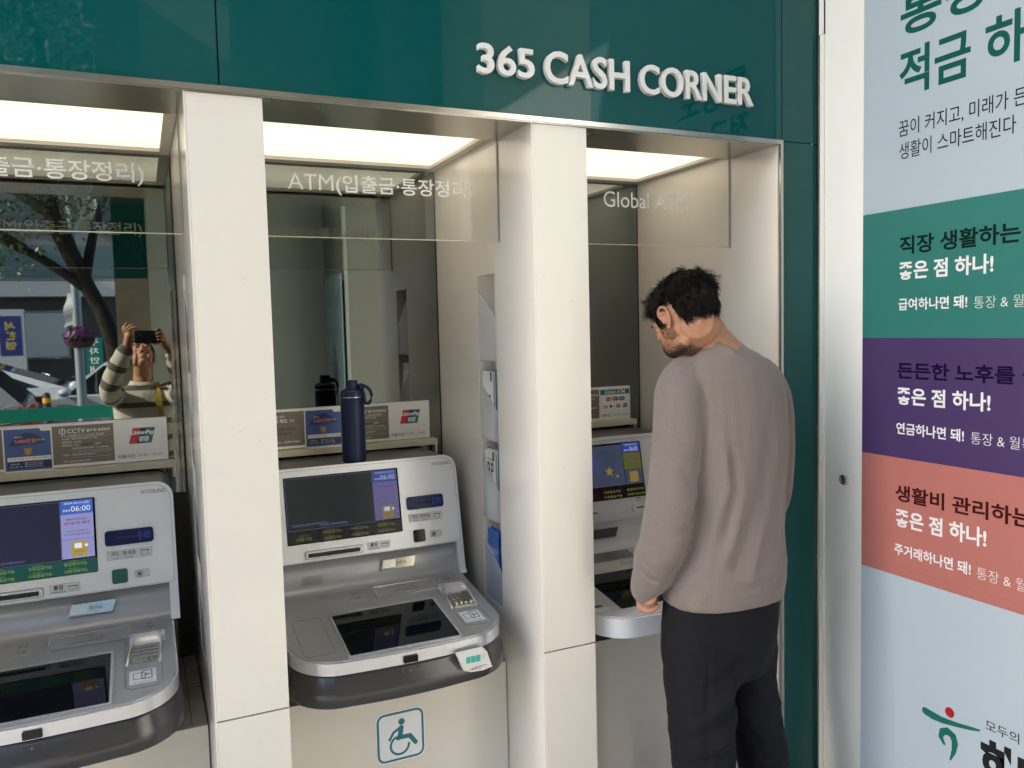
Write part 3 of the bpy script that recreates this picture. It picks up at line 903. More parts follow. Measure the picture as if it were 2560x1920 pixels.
    for k in range(1, 3): m.frame_line(CF, .8085 - .003 * k, yv(.153) - .002 * k, .8085 + .003 * k, yv(.153) + .002 * k, .0005, n + .0005, n + .0009, .002)
    m.text(CF, '이곳에 카드를 대주세요', .778, yv(.121), .822, yv(.1255), n + .0009); mk('lettering', m, INK, nf, smooth=0)
    if with_tag:
        TF = Frame((dx, .0275, -.842), (1, 0, 0), (0, -.10, 1))
        m = MB(); m.poly(TF, [(.703, .006), (.720, -.038), (.742, -.046), (.775, -.048), (.800, -.043), (.785, .002), (.778, .008)], .0, .020); m.bevel(.003, 2, 40)
        tg = mk('vibration_bell', m, mat('bell_white', (.75, .74, .70), .35), ctr); tag(tg, 'white plastic gadget with green digits stuck to the counter edge')
        m = MB()
        for k in range(3): m.plate(TF, .726 + .0138 * k, -.020, .7385 + .0138 * k, -.002, .0201, .0206)
        m.text(TF, '도', .772, -.012, .779, -.002, .0207)
        mk('digits', m, mat('teal_digits', (.06, .45, .36), .4), tg, smooth=0)
        m = MB(); m.stroke(TF, [(.735, -.040), (.757, -.0335), (.785, -.034)], .0012, .0201, .0206); m.text(TF, '눌러주세요', .742, -.042, .768, -.036, .0207); mk('lettering', m, INKG, tg, smooth=0)
    return r
build_atm(BAYS[0], 'silver grey cash machine with a green square beside its camera, at the left picture edge', UI, GREENSQ, False)
build_atm(BAYS[1], 'silver grey cash machine with a black square, the navy bottle standing on it', UI2, BLACKG, True)

def build_white_atm():
    dx, cx = 0, 1.425
    r = empty('cash_machine', (cx, .4, -.99), 'white cash machine the man in the taupe sweater is using', 'cash machine')
    FF = Frame((0, .5, -.41), (1, 0, 0), (0, .2, 1))
    CF = Frame((0, .04, -.815), (1, 0, 0), (0, 1, .14))
    zf = lambda z: (z + .41) * 1.0198
    yv = lambda y: (y - .04) * 1.0098
    x0, x1 = 1.116, 1.733
    m = MB(); p = rrect(x0 + .002, -1.0, x1 - .002, -.392, .01, 3)
    m.prism([(a, .52 if b > -.66 else .56, b) for a, b in p], [(a, .735, b) for a, b in p]); m.bevel(.003, 2, 40); mk('housing', m, HOUSING, r)
    m = MB(); m.poly(FF, rrect(x0, zf(-.668), x1, zf(-.385), .012), -.022, 0); m.bevel(.008, 3, 40); face = mk('face', m, WHITEP, r, smooth=50)
    m = MB(); m.plate(FF, x0 + .012, zf(-.3985), x1 - .012, zf(-.3965), .0001, .0006); mk('face_line', m, mat('soft_line', (.4, .4, .4), .4), face, smooth=0)
    screen_ui(face, FF, 1.222, zf(-.598), 1.592, zf(-.409), {**UI2, 'bluegrey': UI['bluegrey']}, 3)
    m = MB(); m.text(FF, 'HYOSUNG', 1.640, zf(-.4285), 1.700, zf(-.4185), .0008); mk('lettering', m, INKG, face, smooth=0)
    for k, (ua, ub) in enumerate(((1.330, 1.403), (1.528, 1.61))):
        m = MB(); m.plate(FF, ua, zf(-.650), ub, zf(-.621), .0002, .007, .013); m.bevel(.003, 2, 40); s = mk(('passbook_slot', 'card_slot')[k], m, mat('slot_white', (.74, .74, .74), .25), face)
        m = MB(); m.plate(FF, ua + (.0 if k == 0 else .016), zf(-.637), ub - .018, zf(-.633), .0071, .0076); mk('slot_opening', m, GAP, s, smooth=0)
    m = MB(); icon_slip(m, FF, 1.552, zf(-.612), .014, .010, .0002); mk('slot_icon', m, INK, face, smooth=0)
    prof = [(.449, -.662), (.458, -.672), (.456, -.700), (.448, -.728), (.438, -.745), (.424, -.755), (.405, -.760)]
    m = MB(); rings = [[m.bm.verts.new((xx, y, z)) for y, z in prof] for xx in (x0 + .01, x1 - .01)]
    for a in range(len(prof) - 1): m.bm.faces.new((rings[0][a], rings[1][a], rings[1][a + 1], rings[0][a + 1]))
    notch = mk('recess', m, WHITEP, r, smooth=60)
    NF = Frame((0, .4535, -.705), (1, 0, 0), (0, .27, 1))
    m = MB(); m.poly(NF, [(1.33, -.019), (1.455, -.019), (1.471, .011), (1.34, .011)], .0005, .004); mk('coin_tray', m, mat('tray_dark', (.10, .10, .10), .25, metal=.5), notch, smooth=0)
    m = MB()
    ol = counter_outline(cx, .305, -.018, .42, .12)
    m.prism([(x, y, -.873 + .10 * (y - .04)) for x, y in ol], [(x, y, -.8165 + .14 * (y - .04)) for x, y in ol]); m.bevel(.010, 3, 40, sel=lambda e: all(v.co.y < .41 for v in e.verts)); ctr = mk('counter', m, mat('white_band', (.66, .68, .72), .28), r, smooth=50)
    m = MB(); ol2 = counter_outline(cx, .297, -.010, .4195, .112)
    m.prism([(x, y, -.815 + .14 * (y - .04) - .004) for x, y in ol2], [(x, y, -.815 + .14 * (y - .04) + .0012) for x, y in ol2]); m.bevel(.001, 1, 40); mk('counter_top', m, WHITEP2, ctr)
    m = MB(); m.prism([(x, y, -1.02) for x, y in counter_outline(cx, .25, .25, .70, .02)], [(x, y, -.85) for x, y in counter_outline(cx, .25, .25, .70, .02)]); mk('pedestal', m, BLACKP, r, smooth=0)
    m = MB(); m.plate(CF, 1.222, yv(.043), 1.53, yv(.268), .0008, .0022, .003); mk('touch_screen', m, BLACKG, ctr, smooth=0)
    m = MB(); m.plate(CF, 1.285, yv(.336), 1.471, yv(.409), .0008, .0025); cs = mk('cash_slot', m, mat('shutter_grey', (.20, .21, .23), .2), ctr, smooth=0)
    m = MB(); m.ring(CF, rrect(1.28, yv(.331), 1.477, yv(.415), .003), rrect(1.285, yv(.336), 1.471, yv(.409), .001), .0008, .005); m.bevel(.001, 1, 40); mk('cash_slot_rim', m, WHITEP, cs)
    m = MB(); m.frame_line(CF, 1.365, yv(.358), 1.432, yv(.380), .0012, .0025, .003); m.text(CF, '현금 수표', 1.372, yv(.386), 1.41, yv(.394), .003); mk('printed_mark', m, INK, cs, smooth=0)
    m = MB(); m.frame_line(CF, 1.392, yv(.306), 1.412, yv(.316), .0008, .0012, .0016); m.text(CF, '현금 | 수표', 1.420, yv(.305), 1.462, yv(.318), .0018); mk('lettering', m, INK, ctr, smooth=0)
    m = MB(); m.plate(CF, 1.140, yv(.050), 1.190, yv(.064), .0012, .007, .006); mk('finger_rest', m, WHITEP, ctr)
    m = MB(); m.plate(CF, 1.150, yv(.068), 1.178, yv(.086), .0012, .0018); mk('contactless_sticker', m, INKG, ctr, smooth=0)
build_white_atm()

# ================================================================== signs on the mirrors
SBROWN = mat('sign_brown', (.175, .150, .118), .3, var=.03)
SBLUE = mat('sign_blue', (.045, .10, .33), .3, var=.12, vscale=6)
SNAVY = mat('sign_navy', (.012, .028, .115), .35)
SGOLD = mat('sign_gold', (.42, .28, .05), .35, var=.2, vscale=60)
UPR, UPB, UPG = mat('up_red', (.55, .02, .04), .35), mat('up_blue', (.012, .035, .11), .35), mat('up_green', (.01, .17, .19), .35)
SPINK = mat('sign_coral_ink', (.72, .22, .20), .4)
TEALH = mat('sign_teal', (.01, .17, .21), .35)
CREAML = mat('cream_shelf', (.62, .57, .45), .3, var=.05, vscale=6)

def unionpay(parent, f, u0, v0, u1, v1, n):
    h = v1 - v0; sl = .26 * h
    w = (u1 - u0 - sl)
    lg = None
    for k, (mt, a, b) in enumerate(((UPR, 0, .36), (UPB, .33, .68), (UPG, .63, 1.0))):
        m = MB(); m.poly(f, [(u0 + a * w, v0), (u0 + b * w, v0), (u0 + b * w + sl, v1), (u0 + a * w + sl, v1)], n + .0001 * k, n + .0004 + .0001 * k)
        o = mk(('red_stripe', 'blue_stripe', 'green_stripe')[k], m, mt, parent, smooth=0)
    m = MB()
    if u1 - u0 > .04:
        m.text(f, 'UnionPay', u0 + .10 * w, v0 + .50 * h, u1 - .08 * w, v0 + .84 * h, n + .0009, bold=.025, slant=.18)
        m.text(f, '银联', u0 + .42 * w, v0 + .10 * h, u0 + .88 * w, v0 + .46 * h, n + .0009, bold=.012, slant=.18)
    else:
        m.text(f, 'UnionPay', u0 + .14 * w, v0 + .35 * h, u1 - .12 * w, v0 + .65 * h, n + .0009, bold=.03)
    mk('logo_lettering', m, VINYL, parent, smooth=0)

def sign_board(dx, label):
    f = FY(.738)
    s = empty('sign_board', (.608 + dx, .742, -.368), label, 'sign board', 'notice boards along the bay mirrors')
    xa, xb = .300 + dx, .8945 + dx
    m = MB(); m.plate(f, xa, -.368, xb, -.2405, -.012, 0, .001); m.bevel(.0008, 1, 40); bd = mk('board', m, PAPER, s)
    m = MB(); m.plate(f, xa + .005, -.359, .750 + dx, -.2485, .0002, .0006); br = mk('brown_print', m, SBROWN, s, smooth=0)
    # left text block
    m = MB()
    m.text(f, '금융사기 피해예방을 위한', .318 + dx, -.268, .408 + dx, -.260, .0009)
    m.text(f, '지연이체 제도', .335 + dx, -.284, .418 + dx, -.271, .0009, bold=.01); m.text(f, '안내', .424 + dx, -.282, .438 + dx, -.274, .0009)
    m.text(f, '신고 112 또는 1599-9461', .325 + dx, -.350, .455 + dx, -.341, .0009)
    # cctv block
    m.ring(f, [(.6185 + dx + .0085 * cos(2 * pi * k / 20), -.2645 + .0085 * sin(2 * pi * k / 20)) for k in range(20)], [(.6185 + dx + .0068 * cos(2 * pi * k / 20), -.2645 + .0068 * sin(2 * pi * k / 20)) for k in range(20)], .0006, .0009)
    m.text(f, '!', .6172 + dx, -.2695, .6198 + dx, -.2595, .0009, bold=.03)
    m.text(f, 'CCTV', .631 + dx, -.2705, .676 + dx, -.2585, .0009, bold=.005)
    m.text(f, '설치 및 운영안내', .679 + dx, -.2690, .7405 + dx, -.2605, .0009, bold=.02)
    rows = ('목 적 : 범죄예방 및 수사, 시설안전, 화재예방', '장소·범위 : 영업장 전역(자동화기기 포함)', '촬영시간 : 24시간')
    for k, t in enumerate(rows): m.text(f, t, .615 + dx, -.2815 - .0088 * k, (.725, .706, .665)[k] + dx, -.2757 - .0088 * k, .0009)
    m.text(f, '관리책임자   주간 :', .615 + dx, -.3085, .660 + dx, -.3028, .0009); m.text(f, '영업점', .700 + dx, -.3085, .714 + dx, -.3028, .0009)
    m.text(f, '개인영상정보보호 담당자   Tel. 1599-9461', .641 + dx, -.3180, .735 + dx, -.3125, .0009)
    m.text(f, '수탁회사   개인영상정보보호 담당자 Tel.', .615 + dx, -.3365, .703 + dx, -.3310, .0009)
    m.text(f, '* 당행은 개인영상정보보호법을 준수합니다.', .614 + dx, -.3550, .690 + dx, -.3495, .0009)
    for z in (-.2738, -.2833, -.3225, -.3275, -.3425): m.plate(f, .640 + dx, z, .742 + dx, z + .0003, .0006, .0009)
    mk('lettering', m, VINYL, br, smooth=0)
    m = MB(); m.text(f, '1백만원 이상 입금된 계좌의', .322 + dx, -.309, .440 + dx, -.299, .0009); m.text(f, '인출 및 이체 거래가 지연됩니다', .320 + dx, -.324, .430 + dx, -.314, .0009)
    m.text(f, '숙대입구역', .664 + dx, -.3090, .692 + dx, -.3030, .0009, bold=.02); m.text(f, '02-753-1111', .705 + dx, -.3120, .742 + dx, -.3070, .0009); mk('dark_lettering', m, INK, br, smooth=0)
    # blue deposit sticker
    m = MB(); m.plate(f, .470 + dx, -.3705, .592 + dx, -.2455, .0007, .0014, .005); sk = mk('deposit_sticker', m, PAPER, s, smooth=0)
    m = MB(); m.poly(f, [(.474 + dx, -.3670), (.588 + dx, -.3670), (.588 + dx, -.2580), (.566 + dx, -.2580), (.561 + dx, -.2495), (.474 + dx, -.2495)], .0014, .0017); mk('blue_print', m, SBLUE, sk, smooth=0)
    m = MB()
    um = [(.484 + dx, -.2955)] + [(.484 + dx + .0925 * t, -.2955 + .0325 * sin(pi * t) ** .8 + .004 * t) for t in [k / 12 for k in range(1, 12)]] + [(.5765 + dx, -.2915), (.553 + dx, -.2945), (.530 + dx, -.2925), (.507 + dx, -.2965)]
    m.poly(f, um[::-1], .0017, .0019); m.stroke(f, [(.5285 + dx, -.262), (.5290 + dx, -.256)], .0009, .0017, .002); m.stroke(f, [(.530 + dx, -.293), (.5305 + dx, -.306)], .0009, .0017, .002)
    m.plate(f, .480 + dx, -.3605, .518 + dx, -.3420, .0017, .0019); m.plate(f, .520 + dx, -.3605, .588 + dx, -.3420, .0017, .0019)
    mk('umbrella_print', m, SNAVY, sk, smooth=0)
    m = MB(); m.disc(f, .5305 + dx, -.3145, .0085, .0017, .0021, 18, .0095); m.disc(f, .5235 + dx, -.3065, .003, .0017, .0021, 10); m.disc(f, .5375 + dx, -.3065, .003, .0017, .0021, 10); mk('gold_purse_print', m, SGOLD, sk, smooth=0)
    m = MB(); m.plate(f, .480 + dx, -.3400, .5865 + dx, -.3285, .0017, .0019)
    mk('white_panel', m, VINYL, sk, smooth=0)
    m = MB(); m.text(f, '예금자보호', .500 + dx, -.2745, .518 + dx, -.2695, .0022); m.text(f, '까지 보호', .553 + dx, -.2855, .573 + dx, -.2800, .0022)
    mk('umbrella_lettering', m, VINYL, sk, smooth=0)
    m = MB(); m.text(f, '금융상품', .486 + dx, -.3500, .509 + dx, -.3455, .0022); m.text(f, '가입 및 보호 기관', .483 + dx, -.3585, .515 + dx, -.3535, .0022)
    for k in range(3): m.plate(f, .5225 + dx, -.3475 - .0052 * k, .5255 + dx, -.3447 - .0052 * k, .0019, .0022); m.text(f, '예금자보호법 보호대상 금융상품', .527 + dx, -.3478 - .0052 * k, .566 + dx, -.3447 - .0052 * k, .0022)
    mk('sticker_lettering', m, VINYL, sk, smooth=0)
    m = MB(); m.text(f, '5,000만원', .500 + dx, -.2905, .551 + dx, -.2775, .0024, bold=.02); m.text(f, '나머지 금액', .523 + dx, -.3365, .548 + dx, -.3310, .0024, bold=.02); mk('coral_lettering', m, SPINK, sk, smooth=0)
    m = MB(); m.text(f, '원한도를 초과하는', .484 + dx, -.3365, .521 + dx, -.3315, .0024); m.text(f, '은 보호하지 않습니다', .549 + dx, -.3365, .584 + dx, -.3315, .0024); mk('small_lettering', m, INK, sk, smooth=0)
    # right block
    unionpay(s, f, .789 + dx, -.3145, .8625 + dx, -.2680, .0002)
    m = MB(); m.text(f, '이용시간', .758 + dx, -.3565, .8045 + dx, -.3445, .0005, bold=.01); mk('hours_lettering', m, INK, s, smooth=0)
    m = MB(); m.text(f, '07:00 ~ 24:00', .811 + dx, -.3535, .877 + dx, -.3460, .0005, bold=-.008); mk('handwritten_hours', m, mat('pencil', (.16, .16, .19), .6), s, smooth=0)
    # shelf edge under the board
    m = MB(); m.box(.278 + dx, .912 + dx, .708, .7505, -.3895, -.3705); m.bevel(.001, 1); mk('shelf', m, CREAML, s)
    m = MB(); m.box(.904 + dx, .912 + dx, .714, .75, -.420, -.390); mk('bracket', m, CREAML, s, smooth=0)
    return s
sign_board(BAYS[0], 'notice board with an orange-free UnionPay panel under the left mirror'.replace('an orange-free UnionPay', 'a red and green card logo'))
sign_board(BAYS[1], 'notice board half hidden behind the navy bottle, card logo at its right end')

f = FY(.738)
s = empty('sign_board', (1.42, .742, -.356), 'notice board with a teal Global ATM heading and rows of card logos', 'sign board', 'notice boards along the bay mirrors')
m = MB(); m.plate(f, 1.13, -.3575, 1.7115, -.2315, -.012, 0, .001); m.bevel(.0008, 1, 40); mk('board', m, PAPER, s)
m = MB(); m.plate(f, 1.14, -.349, 1.573, -.2405, .0002, .0006); br = mk('brown_print', m, SBROWN, s, smooth=0)
m = MB(); m.text(f, 'CCTV 설치 및 운영안내', 1.43, -.2655, 1.566, -.256, .0009, bold=.02)
for k in range(6): m.text(f, ('시설안전, 화재예방', '자동화기기 포함', '영업점', 'Tel. 1599-9461', '담당자', '준수합니다')[k], 1.44, -.278 - .011 * k, (1.556, 1.54, 1.53, 1.56, 1.53, 1.54)[k], -.272 - .011 * k, .0009)
mk('lettering', m, VINYL, br, smooth=0)
m = MB(); m.plate(f, 1.578, -.2615, 1.7075, -.2420, .0002, .0006); hd = mk('heading', m, TEALH, s, smooth=0)
m = MB(); m.text(f, 'Global ATM', 1.598, -.2585, 1.687, -.2450, .0009, bold=.01); mk('heading_lettering', m, VINYL, hd, smooth=0)
m = MB(); m.frame_line(f, 1.578, -.3245, 1.7075, -.2420, .0006, .0006, .0009); m.frame_line(f, 1.632, -.3465, 1.7045, -.3335, .0004, .0002, .0005); mk('thin_frame', m, mat('thin_blue', (.25, .32, .42), .4), s, smooth=0)
for nm, x, ca, cb in (('red_orange_logo', 1.617, (.42, .02, .03), (.62, .30, .10)), ('blue_red_logo', 1.6455, (.03, .10, .33), (.42, .02, .03)), ('blue_logo', 1.674, (.02, .12, .36), (.03, .16, .42))):
    m = MB(); m.disc(f, x + .0055, -.2785, .0082, .0002, .0005, 24); lg = mk(nm, m, mat(nm + '_b', cb, .4), s, smooth=0)
    m = MB(); m.disc(f, x - .0055, -.2785, .0082, .0005, .0008, 24); mk('left_disc', m, mat(nm + '_a', ca, .4), lg, smooth=0)
    m = MB(); m.text(f, {'red_orange_logo': 'MasterCard', 'blue_red_logo': 'Maestro', 'blue_logo': 'Cirrus'}[nm], x - .010, -.2800, x + .010, -.2765, .0010, bold=.02); mk('logo_lettering', m, VINYL, lg, smooth=0)
m = MB(); m.plate(f, 1.588, -.3125, 1.6115, -.3108, .0002, .0005); m.text(f, 'VISA', 1.589, -.3090, 1.6105, -.3025, .0005, bold=.04, slant=.1); m.text(f, 'PLUS', 1.629, -.3090, 1.642, -.3045, .0005, bold=.03)
m.poly(f, [(1.617, -.3065), (1.624, -.3135), (1.631, -.3065), (1.624, -.2995)], .0002, .0004); mk('navy_logos', m, SNAVY, s, smooth=0)
for k, c in enumerate(((.03, .09, .33), (.45, .02, .03), (.02, .25, .10))):
    m = MB(); m.plate(f, 1.649 + .0062 * k, -.3135, 1.6547 + .0062 * k, -.2990, .0002, .0005, .002); mk('striped_logo', m, mat('jcb%d' % k, c, .4), s, smooth=0)
m = MB(); m.text(f, 'JCB', 1.650, -.3085, 1.667, -.3040, .0008, bold=.03); mk('logo_lettering', m, VINYL, s, smooth=0)
unionpay(s, f, 1.676, -.3135, 1.7005, -.2990, .0002)
m = MB(); m.text(f, '이용시간', 1.580, -.3465, 1.625, -.3345, .0005, bold=.01); mk('hours_lettering', m, INK, s, smooth=0)
m = MB(); m.text(f, '07:00~24:00', 1.635, -.3440, 1.702, -.3365, .0008, bold=-.008); mk('handwritten_hours', m, MATS['pencil'], s, smooth=0)
m = MB(); m.box(1.11, 1.722, .708, .7505, -.3785, -.3595); m.bevel(.001, 1); mk('shelf', m, CREAML, s)
m = MB(); m.box(1.714, 1.722, .714, .75, -.42, -.379); mk('bracket', m, CREAML, s, smooth=0)

# ================================================================== wheelchair sticker
f = FY(.243)
a = empty('accessibility_sticker', (.612, .242, -1.205), 'white rounded sticker with a teal wheelchair user on the cream cabinet front', 'sticker')
TEAL = mat('sticker_teal', (.012, .185, .235), .4, var=.05)
m = MB(); m.plate(f, .541, -1.2085, .683, -1.0625, .0003, .0009, .024, 8); mk('backing', m, mat('sticker_backing', (.84, .86, .92), .45, var=.03, vscale=12), a, smooth=0)
m = MB(); m.frame_line(f, .544, -1.2055, .680, -1.0655, .0062, .0009, .0013, .022); mk('border', m, TEAL, a, smooth=0)
m = MB()
m.disc(f, .6155, -1.0955, .0092, .0009, .0013, 28)
m.stroke(f, [(.614, -1.1130), (.610, -1.1355), (.604, -1.1420)], [.015, .014, .012], .0009, .0013)
m.stroke(f, [(.613, -1.1110), (.591, -1.1230), (.5795, -1.1415)], .0075, .00092, .00135)
m.stroke(f, [(.604, -1.1400), (.638, -1.1410)], .0125, .00094, .0014)
m.stroke(f, [(.638, -1.1405), (.6545, -1.1640)], .0125, .00096, .00145)
arc = [(.6085 + .0265 * cos(radians(t)), -1.1620 + .0265 * sin(radians(t))) for t in range(118, 359, 10)]
m.stroke(f, arc, .0065, .0009, .0013)
mk('wheelchair_symbol', m, TEAL, a, smooth=0)

# ================================================================== navy bottle on the middle machine
NAVY = mat('navy_powder_coat', (.003, .010, .050), .38, spec=.35, var=.06, vscale=20, bump=.15, bscale=900)
NAVYL = mat('navy_plastic', (.008, .014, .055), .32, spec=.35)
bx, by, bz = .5855, .556, -.4012
b = empty('water_bottle', (bx, by, bz), 'navy insulated water bottle with a loop handle standing on the cash machine', 'bottle')
m = MB(); m.lathe((bx, by, bz), [(.0, .0), (.030, .0), (.0345, .004), (.036, .012), (.0365, .10), (.0365, .195), (.0355, .200), (.0345, .2015)], 40); mk('body', m, NAVY, b, smooth=50)
m = MB(); m.lathe((bx, by, bz), [(.0335, .2010), (.0345, .2012), (.0345, .2045), (.0335, .2050)], 40); mk('steel_ring', m, CHROME, b)
m = MB(); m.lathe((bx, by, bz), [(.034, .2046), (.0368, .2055), (.0368, .2185), (.0340, .2225), (.025, .2270), (.0195, .2285), (.0185, .231), (.0185, .250), (.0165, .2535), (.010, .2545), (.0, .2545)], 40); lid = mk('lid', m, NAVYL, b, smooth=45)
m = MB()
dv = Vector((.80, -.55, 0)).normalized()
c0 = Vector((bx, by, bz))
P = [(.018, .236), (.028, .240), (.038, .238), (.050, .232), (.060, .222), (.063, .208), (.060, .192), (.052, .182), (.044, .182), (.040, .192), (.039, .208), (.036, .222), (.030, .230)]
m.tube([c0 + dv * a_ + Vector((0, 0, z_)) for a_, z_ in P], .0052, 8); mk('handle_loop', m, NAVYL, lid, smooth=60)
m = MB(); m.bm.verts.index_update(); m.ell(c0 + dv * .030 + Vector((0, 0, .232)), (.010, .010, .008), None, 12, 8); mk('hinge', m, NAVYL, lid, smooth=60)

# ================================================================== white wall with the tall poster on the right
WALLW = mat('white_metal_cladding', (.82, .84, .82), .34, var=.03, vscale=1.5, bump=.02, bscale=8)
w = empty('clad_wall', (1.98, -1.4, -H), 'white clad side wall with a small round lock left of the tall poster', 'wall')
m = MB(); m.box(1.922, 2.08, -2.6, -.035, -H, 3.2); m.bevel(.002, 1); mk('panel', m, WALLW, w)
m = MB(); m.box(1.9195, 1.95, -.0325, .012, -H, 3.2); m.box(1.9175, 1.9215, -.012, -.0045, -H, 3.2); m.bevel(.0008, 1); mk('corner_strip', m, STEEL, w)
m = MB(); m.box(1.9175, 1.93, -.034, -.018, -H, .86); m.bevel(.0012, 1); mk('corner_cover', m, WALLW, w)
m = MB(); m.box(1.9188, 1.9193, -.0315, -.0135, .862, 3.19); m.bevel(.0001, 1); mk('upper_strip', m, WALLW, w)
m = MB(); m.lathe((1.922, -.114, -.483), [(.0165, 0), (.0165, .004), (.0145, .0075), (.0105, .008), (.0095, .006), (.0, .006)], 28, Vector((-1, 0, 0))); lk = mk('lock', m, mat('bright_chrome', (.75, .75, .74), .12, metal=1.), w, smooth=40)
m = MB(); m.lathe((1.9155, -.114, -.483), [(.0055, 0), (.0055, .0012), (.0, .0012)], 16, Vector((-1, 0, 0))); mk('keyhole', m, mat('lock_red', (.30, .02, .02), .4), lk, smooth=0)

PX = 1.9160
pf = Frame((PX, 0, 0), (0, -1, 0), (0, 0, 1))
po = empty('poster', (1.918, -.7, -1.66), 'tall pale blue poster with green, purple and coral bands on the white wall', 'poster')
PPALE = mat('poster_pale_blue', (.39, .475, .555), .3, var=.03, vscale=1.2, bump=.06, bscale=5)
def slab(nm, mt, u0, v0, u1, v1, n0=-.0055, n1=0.0):
    q = MB(); q.plate(pf, u0, v0, u1, v1, n0, n1); return mk(nm, q, mt, po, smooth=0)
slab('sheet', PPALE, .184, -1.66, 1.35, 1.6)
slab('green_band', mat('poster_green', (.023, .165, .150), .33, var=.02), .1843, -.0530, 1.3497, .2995, .0002, .0006)
slab('purple_band', mat('poster_purple', (.056, .033, .118), .33, var=.02), .1843, -.3885, 1.3497, -.0532, .0002, .0006)
slab('coral_band', mat('poster_coral', (.40, .148, .130), .33, var=.03), .1843, -.7255, 1.3497, -.3887, .0002, .0006)
slab('crease', mat('crease_line', (.30, .085, .07), .4), .1843, -.7005, 1.3497, -.6997, .0007, .0009)
PG = mat('poster_dark_green', (.004, .085, .072), .5, spec=.15)
m = MB()
m.text(pf, '통장도', .306, .757, .690, .880, .0005, bold=.022)
m.text(pf, '적금 하나', .303, .599, .760, .722, .0005, bold=.022)
mk('title_lettering', m, PG, po, smooth=0)
m = MB()
m.text(pf, '꿈이 커지고, 미래가 든든', .303, .492, .690, .5375, .0005, bold=.003)
m.text(pf, '생활이 스마트해진다', .305, .433, .630, .478, .0005, bold=.003)
mk('subtitle_lettering', m, INK, po, smooth=0)
m = MB()
m.text(pf, '직장 생활하는 당신의', .309, .1745, .820, .2250, .0010, bold=.026); mk('band_lettering', m, mat('ink_green', (.002, .016, .014), .6, spec=.08), po, smooth=0)
m = MB(); m.text(pf, '든든한 노후를 꿈꾸는', .305, -.1665, .815, -.1205, .0010, bold=.026); mk('band_lettering', m, mat('ink_purple', (.010, .002, .030), .6, spec=.08), po, smooth=0)
m = MB(); m.text(pf, '생활비 관리하는 당신의', .301, -.5110, .860, -.4640, .0010, bold=.026); mk('band_lettering', m, mat('ink_brown', (.040, .004, .006), .6, spec=.08), po, smooth=0)
PWH = mat('poster_white', (.72, .74, .77), .4)
m = MB(); m.text(pf, '좋은 점 하나!', .307, .1060, .580, .1555, .0010, bold=.026) ; mk('slogan_lettering', m, PWH, po, smooth=0)
m = MB(); m.text(pf, '급여하나면 돼!', .307, .0225, .512, .0560, .0010, bold=.020) ; mk('bold_lettering', m, PWH, po, smooth=0)
m = MB(); m.text(pf, '통장 & 월복리 적금', .530, .0210, .790, .0510, .0010, bold=-.012) ; mk('account_lettering', m, PWH, po, smooth=0)
m = MB(); m.text(pf, '좋은 점 하나!', .304, -.2385, .578, -.1895, .0010, bold=.026) ; mk('slogan_lettering', m, PWH, po, smooth=0)
m = MB(); m.text(pf, '연금하나면 돼!', .303, -.3215, .508, -.2885, .0010, bold=.020) ; mk('bold_lettering', m, PWH, po, smooth=0)
m = MB(); m.text(pf, '통장 & 월복리 적금', .527, -.3230, .787, -.2925, .0010, bold=-.012) ; mk('account_lettering', m, PWH, po, smooth=0)
m = MB(); m.text(pf, '좋은 점 하나!', .302, -.5840, .573, -.5330, .0010, bold=.026) ; mk('slogan_lettering', m, PWH, po, smooth=0)
m = MB(); m.text(pf, '주거래하나면 돼!', .300, -.6655, .532, -.6320, .0010, bold=.020) ; mk('bold_lettering', m, PWH, po, smooth=0)
m = MB(); m.text(pf, '통장 & 월복리 적금', .549, -.6680, .809, -.6370, .0010, bold=-.012) ; mk('account_lettering', m, PWH, po, smooth=0)
# emblem
m = MB()
m.stroke(pf, [(.404, -1.080), (.425, -1.0830), (.455, -1.0835), (.500, -1.0770), (.540, -1.0690), (.562, -1.0640)], [.020, .022, .017, .012, .009, .005], .0003, .0008)
m.stroke(pf, [(.462, -1.146), (.452, -1.132), (.4565, -1.115), (.472, -1.107), (.488, -1.113), (.494, -1.130), (.491, -1.155), (.481, -1.182)], [.008, .014, .019, .021, .021, .018, .013, .004], .0003, .0008)
mk('emblem', m, mat('emblem_green', (.006, .120, .095), .4), po, smooth=0)
m = MB(); m.disc(pf, .4775, -1.0525, .0135, .0003, .0008, 24); mk('emblem_dot', m, mat('emblem_red', (.36, .01, .015), .4), po, smooth=0)
m = MB(); m.text(pf, '모두의 기쁨', .578, -1.0540, .740, -1.0260, .0005, bold=.003); m.text(pf, '하나은행', .566, -1.190, .930, -1.074, .0005, bold=.05); mk('bank_lettering', m, INK, po, smooth=0)
m = MB()
m.frame_line(pf, .30, -1.26, 1.0, -.985, .0006, .0001, .0004)
for (a_, b_, c_, d_) in ((.27, -.93, .272, -.955), (.215, -.62, .2155, -.66), (.52, -.93, .55, -.937), (.24, -1.10, .255, -1.115)): m.stroke(pf, [(a_, b_), (c_, d_)], .0016, .0001, .0004)
mk('scuff_marks', m, mat('scuffs', (.40, .45, .49), .5), po, smooth=0)
